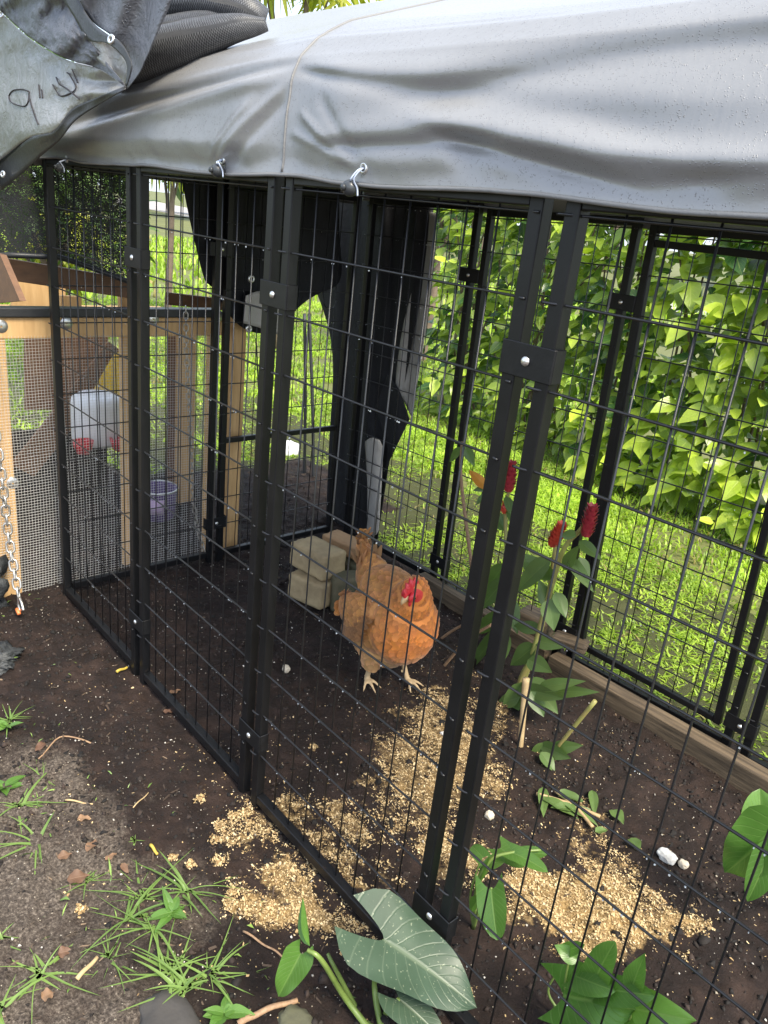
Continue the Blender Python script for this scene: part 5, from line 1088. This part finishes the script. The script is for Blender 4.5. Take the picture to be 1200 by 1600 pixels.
plant('taro_plant', 'bright green taro leaf at the right edge inside the run', [
    (at(1205, 1300, 'y', .80), at(1128, 1372, 'y', .78), .19, (.3, -.6, .7), 'arrow', .45, dict(droop=.3, fold=.3, wave=.04)), (at(1190, 1330, 'y', .86), at(1188, 1232, 'y', .92), .12, (.2, -.8, .35), 'heart', .85, dict(droop=-.1, fold=.5, wave=.03)),
    (at(1200, 1340, 'y', .80), at(1168, 1412, 'y', .76), .10, (.3, -.7, .5), 'arrow', .3, dict(droop=.2, fold=.4))], [([RB, at(1225, 1360, 'y', .85), at(1205, 1302, 'y', .80)], .009), ([RB, at(1210, 1370, 'y', .85), at(1190, 1330, 'y', .86)], .008)], RB)
HB = at(740, 1450, 'z', GZ)
plant('creeping_vine', 'green heart leaved vine beside the right front post', [
    (at(768, 1390, 'y', .16), at(775, 1470, 'y', .12), .085, (.2, -.8, .5), 'heart', .35, dict(droop=.2, fold=.3, wave=.03)), (at(800, 1332, 'y', .26), at(850, 1352, 'y', .26), .05, (0, -.4, .9), 'heart', .6, dict(droop=.5, fold=.3)),
    (at(790, 1345, 'y', .25), at(745, 1352, 'y', .22), .05, (0, -.3, 1), 'elliptic', .8, dict(droop=.2, fold=.3)), (at(815, 1335, 'y', .3), at(850, 1330, 'y', .32), .045, (0, -.4, .9), 'heart', .5, dict(droop=.5, fold=.3)), (at(760, 1360, 'y', .2), at(732, 1395, 'y', .2), .045, (-.3, -.5, .7), 'heart', .6, dict(droop=.3, fold=.3)),
    (at(782, 1325, 'y', .3), at(815, 1350, 'y', .28), .06, (0, -.5, .8), 'heart', .7, dict(droop=.3, fold=.2)), (at(755, 1340, 'y', .2), at(735, 1318, 'y', .22), .045, (0, -.5, .8), 'heart', .55, dict(droop=.3, fold=.2)), (at(750, 1400, 'y', .18), at(730, 1428, 'y', .18), .03, (0, -.7, .6), 'elliptic', .8, dict(droop=.2, fold=.4))],
    [([HB, at(745, 1390, 'y', .2), at(765, 1345, 'y', .22), at(800, 1332, 'y', .26), at(845, 1328, 'y', .32)], .006), ([HB, at(755, 1400, 'y', .18), at(768, 1388, 'y', .16)], .005), ([HB, at(735, 1400, 'y', .2), at(750, 1345, 'y', .2)], .004)], HB)
BB = at(930, 1640, 'z', GZ)
bl = [((880, 1555), (975, 1575), .14, .25, 'heart'), ((930, 1530), (950, 1480), .075, .5, 'heart'), ((905, 1500), (868, 1478), .04, .85, 'elliptic'), ((960, 1590), (900, 1605), .10, .4, 'heart'), ((985, 1575), (1072, 1592), .085, .95, 'elliptic'), ((985, 1550), (1000, 1500), .05, .4, 'elliptic'), ((900, 1525), (950, 1545), .07, .35, 'heart'), ((945, 1545), (1010, 1555), .07, .3, 'heart'), ((970, 1600), (1005, 1640), .09, .6, 'elliptic'), ((885, 1485), (905, 1478), .035, .6, 'heart'), ((1040, 1600), (1085, 1615), .05, .9, 'elliptic'), ((870, 1600), (905, 1640), .06, .4, 'heart')]
plant('leafy_weed', 'low glossy green leafy weed at the bottom right corner', [(at(*a, 'y', .16), at(*b, 'y', .13), w, (.1 * math.sin(i * 3), -.75, .65), kd, v, dict(droop=.3, fold=.25, wave=.03)) for i, (a, b, w, v, kd) in enumerate(bl)],
      [([BB, at(885, 1560, 'y', .17), at(890, 1490, 'y', .16)], .004), ([BB, at(930, 1580, 'y', .17), at(932, 1530, 'y', .16)], .005), ([BB, at(980, 1600, 'y', .17), at(985, 1552, 'y', .16)], .005), ([BB, at(860, 1560, 'y', .2), at(868, 1520, 'y', .2)], .004)], BB)

# ------------------------------------------------------------------ weeds, stones and litter in the foreground
def tuft(px, n, L, spread, seed, label, w=.009, var=.5, lean=.8):
    c = at(px[0], px[1], 'z', GZ); root = thing('grass_tuft', label, 'weed', tuple(c), 'grass tufts on the bare soil'); r = np.random.RandomState(seed)
    nc = max(1, n // 7); cs_ = [(spread * 1.1 * math.sqrt(r.rand()) * math.cos(t_), spread * 1.1 * math.sqrt(r.rand()) * math.sin(t_)) for t_ in r.uniform(0, 6.28, nc)]
    for k in range(int(n * 1.5)):
        cx_, cy_ = cs_[k % nc]; a = r.uniform(0, 6.28); b = np.array([cx_ + r.normal(0, .006), cy_ + r.normal(0, .006), -.008]); aa = a; l_ = L * r.uniform(.35, 1.05); side = r.normal(0, .5)
        d = np.array([math.cos(aa) * lean * 1.3, math.sin(aa) * lean * 1.3, r.uniform(.35, 1.5)])
        V, F, U = leaf_geo(l_, w * r.uniform(.4, 1.1), 'blade', 1, 7, r.uniform(1.0, 2.7), .4); V[:, 0] += side * l_ * (V[:, 1] / l_) ** 2 * .5; m_ = MB(); P = put(V, b, d, (0, 0, 1)); P[:, 2] = np.maximum(P[:, 2], .003); m_.add(P, F, float(np.clip(var + r.normal(0, .2), 0, 1)), U); m_.build('blade', M['weed'], root, True)
tuft((225, 1425), 24, .13, .09, 1, 'spreading grass tuft in the middle of the bare soil'); tuft((290, 1400), 10, .14, .04, 2, 'long bladed tuft with blades arching right toward the sawdust', .010)
tuft((300, 1545), 30, .12, .07, 3, 'dense bright grass tuft at the bottom beside the dark stone', .011, .65); tuft((50, 1280), 20, .12, .09, 4, 'sprawling grass clump at the left edge below the netting', .011, .55)
tuft((20, 1545), 18, .10, .06, 5, 'light green clump in the bottom left corner', .011, .75); tuft((10, 1450), 10, .09, .04, 6, 'small clump on the left edge above the corner clump', .010, .5)
tuft((5, 1120), 10, .08, .04, 7, 'small bright clump at the left edge nearest the netting', .009, .7); tuft((75, 1205), 8, .08, .03, 8, 'sparse sprig on the soil beside a twig', .006, .6); tuft((205, 1310), 5, .04, .015, 9, 'tiny seedling alone on the open soil', .008, .8); tuft((200, 1480), 12, .09, .06, 10, 'thin straggling blades left of the dense tuft', .006, .4); tuft((115, 1385), 8, .07, .05, 11, 'wispy sprig among the dead leaves', .006, .5); tuft((345, 1500), 9, .08, .04, 13, 'few arching blades right of the dense tuft', .008, .45); tuft((160, 1350), 7, .06, .04, 14, 'thin sprig on sandy soil', .006, .4)
def broad_weed(px, n, L, seed, label, var=.7):
    c = at(px[0], px[1], 'z', GZ); root = thing('broadleaf_weed', label, 'weed', tuple(c), 'broadleaf weeds on the bare soil'); r = np.random.RandomState(seed)
    for k in range(n):
        a = 6.28 * k / n + r.normal(0, .45); d = np.array([math.cos(a), math.sin(a), .25 + .9 * r.rand()]); leaf_obj('leaf', M['taro_green'], root, (0, 0, .02 * r.rand()), d * L * r.uniform(.4, 1.1), L * r.uniform(.3, .6), (0, 0, 1), 'elliptic', float(np.clip(var + r.normal(0, .12), 0, 1)), .5, .3, .02, seed + k)
broad_weed((268, 1432), 8, .06, 1, 'broad leaved weed growing out of the middle tuft'); broad_weed((8, 1235), 7, .07, 2, 'broad leaved weed cut by the left edge'); broad_weed((350, 1588), 7, .065, 3, 'broad leaved weed at the bottom beside the brown stick', .75); broad_weed((10, 1140), 6, .05, 4, 'small yellow green weed near the left netting', .9)
def stone(name, c, rad, seed, mat, label, cat):
    b = MB(); V, F = ico(4); n_ = fbm(V[:, 0] * 2 + seed, V[:, 1] * 2 + V[:, 2] * 2, 4, seed); V = V * (1 + .5 * (n_ - .5))[:, None]; V = np.clip(V, -.86, .82) * np.array(rad); b.add(V, F); o = b.build(name, mat, None, True); o.location = c; return tag(o, label, cat)
stone('flat_stone', tuple(at(265, 1604, 'z', GZ - .012)), (.10, .070, .026), 2, M['rock'], 'flat dark stone at the bottom edge beside the grass', 'stone')
stone('mossy_stone', tuple(at(462, 1612, 'z', GZ - .01)), (.065, .05, .040), 5, M['mossrock'], 'mossy green stone at the bottom edge below the taro', 'stone')
stone('white_lump', tuple(at(1042, 1338, 'z', GZ + .012)), (.034, .024, .016), 9, M['white_rag'], 'chalky white lump on the soil at right', 'stone'); stone('white_lump', tuple(at(1068, 1350, 'z', GZ + .01)), (.017, .015, .013), 12, M['mush'], 'small tan lump touching the chalky white lump', 'stone')
stone('pale_pebble', tuple(at(765, 1274, 'z', GZ + .012)), (.016, .016, .015), 14, M['mush'], 'round cream pebble right of the right front post', 'stone'); stone('pale_pebble', tuple(at(447, 1045, 'z', GZ + .008)), (.018, .016, .016), 15, M['mush'], 'pale pebble on the soil left of the hen', 'stone'); stone('pale_pebble', tuple(at(692, 1146, 'z', GZ + .006)), (.011, .011, .008), 16, M['white_rag'], 'small white pebble below the hen', 'stone')
def stick(pts, r0, mat, label, name='stick', cat='stick', z=GZ + .012):
    P = bez([at(a, b, 'z', z) for a, b in pts], 6); P[:, 2] += .003 * np.sin(np.arange(len(P))); b = MB(); b.tube(P - P[0], np.linspace(r0, r0 * .75, len(P)), 8); o = b.build(name, mat, None, True); o.location = tuple(P[0]); return tag(o, label, cat)
stick([(372, 1600), (410, 1580), (465, 1562)], .008, M['twig'], 'brown stick beside the mossy stone at the bottom'); stick([(182, 1050), (199, 1042)], .006, M['yellow'], 'short yellow stem piece on the dark soil')
stick([(150, 1165), (100, 1150), (60, 1185)], .003, M['twig'], 'thin forked twig on the soil at left'); stick([(102, 1250), (145, 1256)], .003, M['straw'], 'thin straight straw on the bare soil'); stick([(120, 1530), (152, 1495)], .006, M['straw'], 'pale broken stick on sandy soil'); stick([(235, 1320), (246, 1334)], .005, M['yellow'], 'tiny yellow stem piece on the open soil'); stick([(208, 1262), (232, 1238)], .002, M['straw'], 'thin grass stalk near the seedling'); stick([(380, 1455), (420, 1480), (450, 1500)], .003, M['twig'], 'thin dark twig on the black soil by the taro')
for i, (a, b, w, lb) in enumerate([((70, 1160), (55, 1172), .03, 'small curled brown leaf near the forked twig'), ((105, 1375), (140, 1365), .045, 'large dark dead leaf on the soil'), ((90, 1340), (112, 1332), .03, 'reddish dead leaf left of the yellow stem'), ((135, 1330), (152, 1308), .028, 'upright pale dead leaf on the soil'), ((165, 1345), (182, 1330), .022, 'narrow tan dead leaf on the soil'), ((65, 1560), (85, 1548), .04, 'red brown dead leaf in the bottom left'), ((120, 1280), (142, 1276), .03, 'pale curled leaf on the open soil'), ((255, 1112), (272, 1110), .025, 'pale shred beside the front bottom rail'), ((90, 1490), (112, 1484), .03, 'brown dead leaf on the sandy patch'), ((190, 1350), (200, 1362), .02, 'small brown leaf bit by the yellow stem'), ((265, 1085), (282, 1075), .03, 'pinkish dead leaf inside the run near the post')]):
    P0, P1 = at(*a, 'z', GZ + .014), at(*b, 'z', GZ + .018); o = leaf_obj('dead_leaf', M['dead_leaf'], None, (0, 0, 0), P1 - P0, w, (.2 * math.sin(i), .2 * math.cos(i), 1), 'elliptic', .05 + .14 * (i % 7), .3, .22, .12, i); o.location = tuple(P0); tag(o, lb, 'dead leaf', 'dead leaves on the soil')

# loose stuff on the ground
def scatter(name, n, region, keep, size, mat, seed, flat=1.0, tone=(0, 1), lift=0.0, geo=None):
    r = np.random.RandomState(seed); x = r.uniform(region[0], region[1], n); y = r.uniform(region[2], region[3], n); k = keep(x, y, r); x, y = x[k], y[k]; n = len(x); z = ground_h(x, y) + lift
    V0, F0 = geo; m_ = len(V0); s = size[0] + (size[1] - size[0]) * r.rand(n) ** 2.2
    V = V0[None] * (s[:, None, None] * np.array([1, 1, flat])) * r.uniform(.6, 1.3, (n, 1, 3)) * (1 + .35 * r.normal(size=(n, m_, 1))).clip(.5, 1.5)
    a = r.uniform(0, 6.28, n); ca, sa = np.cos(a)[:, None], np.sin(a)[:, None]; tl = r.normal(0, .45, n)[:, None]
    X_ = V[..., 0] * ca - V[..., 1] * sa; Y_ = V[..., 0] * sa + V[..., 1] * ca; Z_ = V[..., 2] + tl * X_
    P = np.stack([X_ + x[:, None], Y_ + y[:, None], Z_ + z[:, None]], -1); Fa = np.array(F0); me = bpy.data.meshes.new(name)
    me.vertices.add(n * m_); me.vertices.foreach_set('co', P.astype(np.float32).ravel()); idx = (Fa[None] + (np.arange(n) * m_)[:, None, None]).reshape(-1).astype(np.int32)
    me.loops.add(len(idx)); me.loops.foreach_set('vertex_index', idx); nf = len(idx) // 3; me.polygons.add(nf); me.polygons.foreach_set('loop_start', np.arange(nf, dtype=np.int32) * 3); me.update(calc_edges=True); me.validate()
    fattr(me, 'var', np.repeat(r.uniform(tone[0], tone[1], n), m_)); return tag(link(me, name, mat), kind='stuff')
OCT = (np.array([(1,0,0),(-1,0,0),(0,1,0),(0,-1,0),(0,0,1),(0,0,-1.)]), [(0,2,4),(2,1,4),(1,3,4),(3,0,4),(2,0,5),(1,2,5),(3,1,5),(0,3,5)])
FLK = (np.array([(-1,-.5,0),(1,-.45,.15),(.9,.5,.0),(-.8,.55,.2)]), [(0,1,2),(0,2,3)])
def varmat(name, stops, rough=.8):
    m, t, p, o = newmat(name); a = N(t, 'ShaderNodeAttribute', attribute_name='var'); r_ = ramp(t, a.outputs['Fac'], stops); t.links.new(r_.outputs[0], p.inputs['Base Color']); p.inputs['Roughness'].default_value = rough; return m
M['saw'] = varmat('sawdust', [(0, (.20, .12, .05)), (.5, (.44, .315, .15)), (1, (.62, .49, .29))])
M['clod'] = varmat('soil_crumb', [(0, (.003, .002, .0015)), (.55, (.0095, .006, .0045)), (1, (.034, .021, .0155))], .85)
M['sprout'] = varmat('green_sprout', [(0, (.06, .12, .02)), (1, (.20, .30, .06))], .5)
M['perl'] = varmat('pale_grit', [(0, (.12, .10, .07)), (.5, (.30, .26, .20)), (1, (.60, .57, .52))])
M['litr'] = varmat('bark_litter', [(0, (.02, .012, .008)), (.7, (.055, .036, .023)), (1, (.17, .12, .078))])
def sawkeep(x, y, r):
    m = saw_mask(x, y); n_ = fbm(x * 30, y * 30, 4, 91); n2 = fbm(x * 8, y * 8, 3, 92); return r.rand(len(x)) < np.clip((n_ * .7 + n2 * .5 + m * .95 - .98) * 2.6, 0, 1) * (m > 0)
scatter('sawdust', 330000, (1.1, 3.2, -.75, 1.2), sawkeep, (.0010, .0042), M['saw'], 1, .9, lift=.003, geo=FLK)
scatter('sawdust', 5500, (.6, 3.2, -.6, 1.35), lambda x, y, r: (r.rand(len(x)) < np.clip(fbm(x * 4, y * 4, 3, 93) * 2.4 - .9, .03, 1) * (.25 + .75 * (x > 1.2))) , (.0012, .0045), M['saw'], 2, .9, lift=.002, geo=FLK)
scatter('soil_crumb', 26000, (-.3, 3.3, -1.3, 1.55), lambda x, y, r: (saw_mask(x, y) < .5) & (r.rand(len(x)) < np.clip(fbm(x * 3, y * 3, 3, 94) * 2.2 - .55, .1, 1)), (.0025, .012), M['clod'], 3, .8, lift=.0, geo=OCT)
scatter('soil_clod', 420, (1.6, 3.2, -.55, 1.2), lambda x, y, r: r.rand(len(x)) < np.clip(fbm(x * 4, y * 4, 2, 95) * 1.6 - .45, 0, 1), (.006, .015), M['clod'], 4, .75, (0, .5), lift=.0, geo=ico(2))
scatter('pale_grit', 3200, (-.2, 3.3, -1.3, 1.5), lambda x, y, r: np.ones(len(x), bool), (.0012, .0042), M['perl'], 5, .8, lift=.003, geo=OCT)
scatter('bark_litter', 6000, (-.2, 3.0, -1.4, 1.5), lambda x, y, r: r.rand(len(x)) < np.where(y < -.1, .85, .22), (.002, .013), M['litr'], 6, .5, lift=.003, geo=(FLK[0] * np.array([1, .42, .6]), FLK[1]))
scatter('bark_litter', 3000, (-1.3, -.1, 1.0, 2.1), lambda x, y, r: lawn_mask(x, y) < .5, (.004, .018), M['litr'], 7, .5, (0, .55), lift=.004, geo=(FLK[0] * np.array([1, .42, .6]), FLK[1]))
scatter('green_sprouts', 900, (-.1, 2.6, -1.3, -.12), lambda x, y, r: r.rand(len(x)) < np.clip(fbm(x * 4, y * 4, 3, 97) * 2.2 - .75, 0, 1), (.006, .017), M['sprout'], 8, 1.0, lift=.008, geo=(np.array([(-1, -.12, 0), (0, -.16, .5), (0, .16, .5), (1.2, 0, .55), (-1, .12, 0)]), [(0, 1, 2), (0, 2, 4), (1, 3, 2)]))
for i, (a, b, s) in enumerate([(312, 1249, .014), (345, 1290, .016), (337, 1312, .015), (342, 1345, .018), (358, 1412, .016), (362, 1395, .012), (297, 1350, .011), (127, 1422, .013), (270, 1340, .009), (490, 1168, .012), (385, 1270, .02), (365, 1275, .014)]):
    rr_ = np.random.RandomState(60 + i); b_ = MB(); c = at(a, b, 'z', GZ + .006)
    for k in range(int(s * 9000)):
        d = rr_.normal(size=3) * np.array([1, 1, .45]) * s * .6; V = FLK[0] * rr_.uniform(.0018, .005); ax_ = rr_.normal(size=3); b_.add(put(V, np.array([d[0], d[1], abs(d[2])]), ax_, rr_.normal(size=3)), FLK[1], rr_.rand())
    o = b_.build('sawdust_clump', M['saw']); o.location = tuple(c); tag(o, None, None, None, 'stuff')
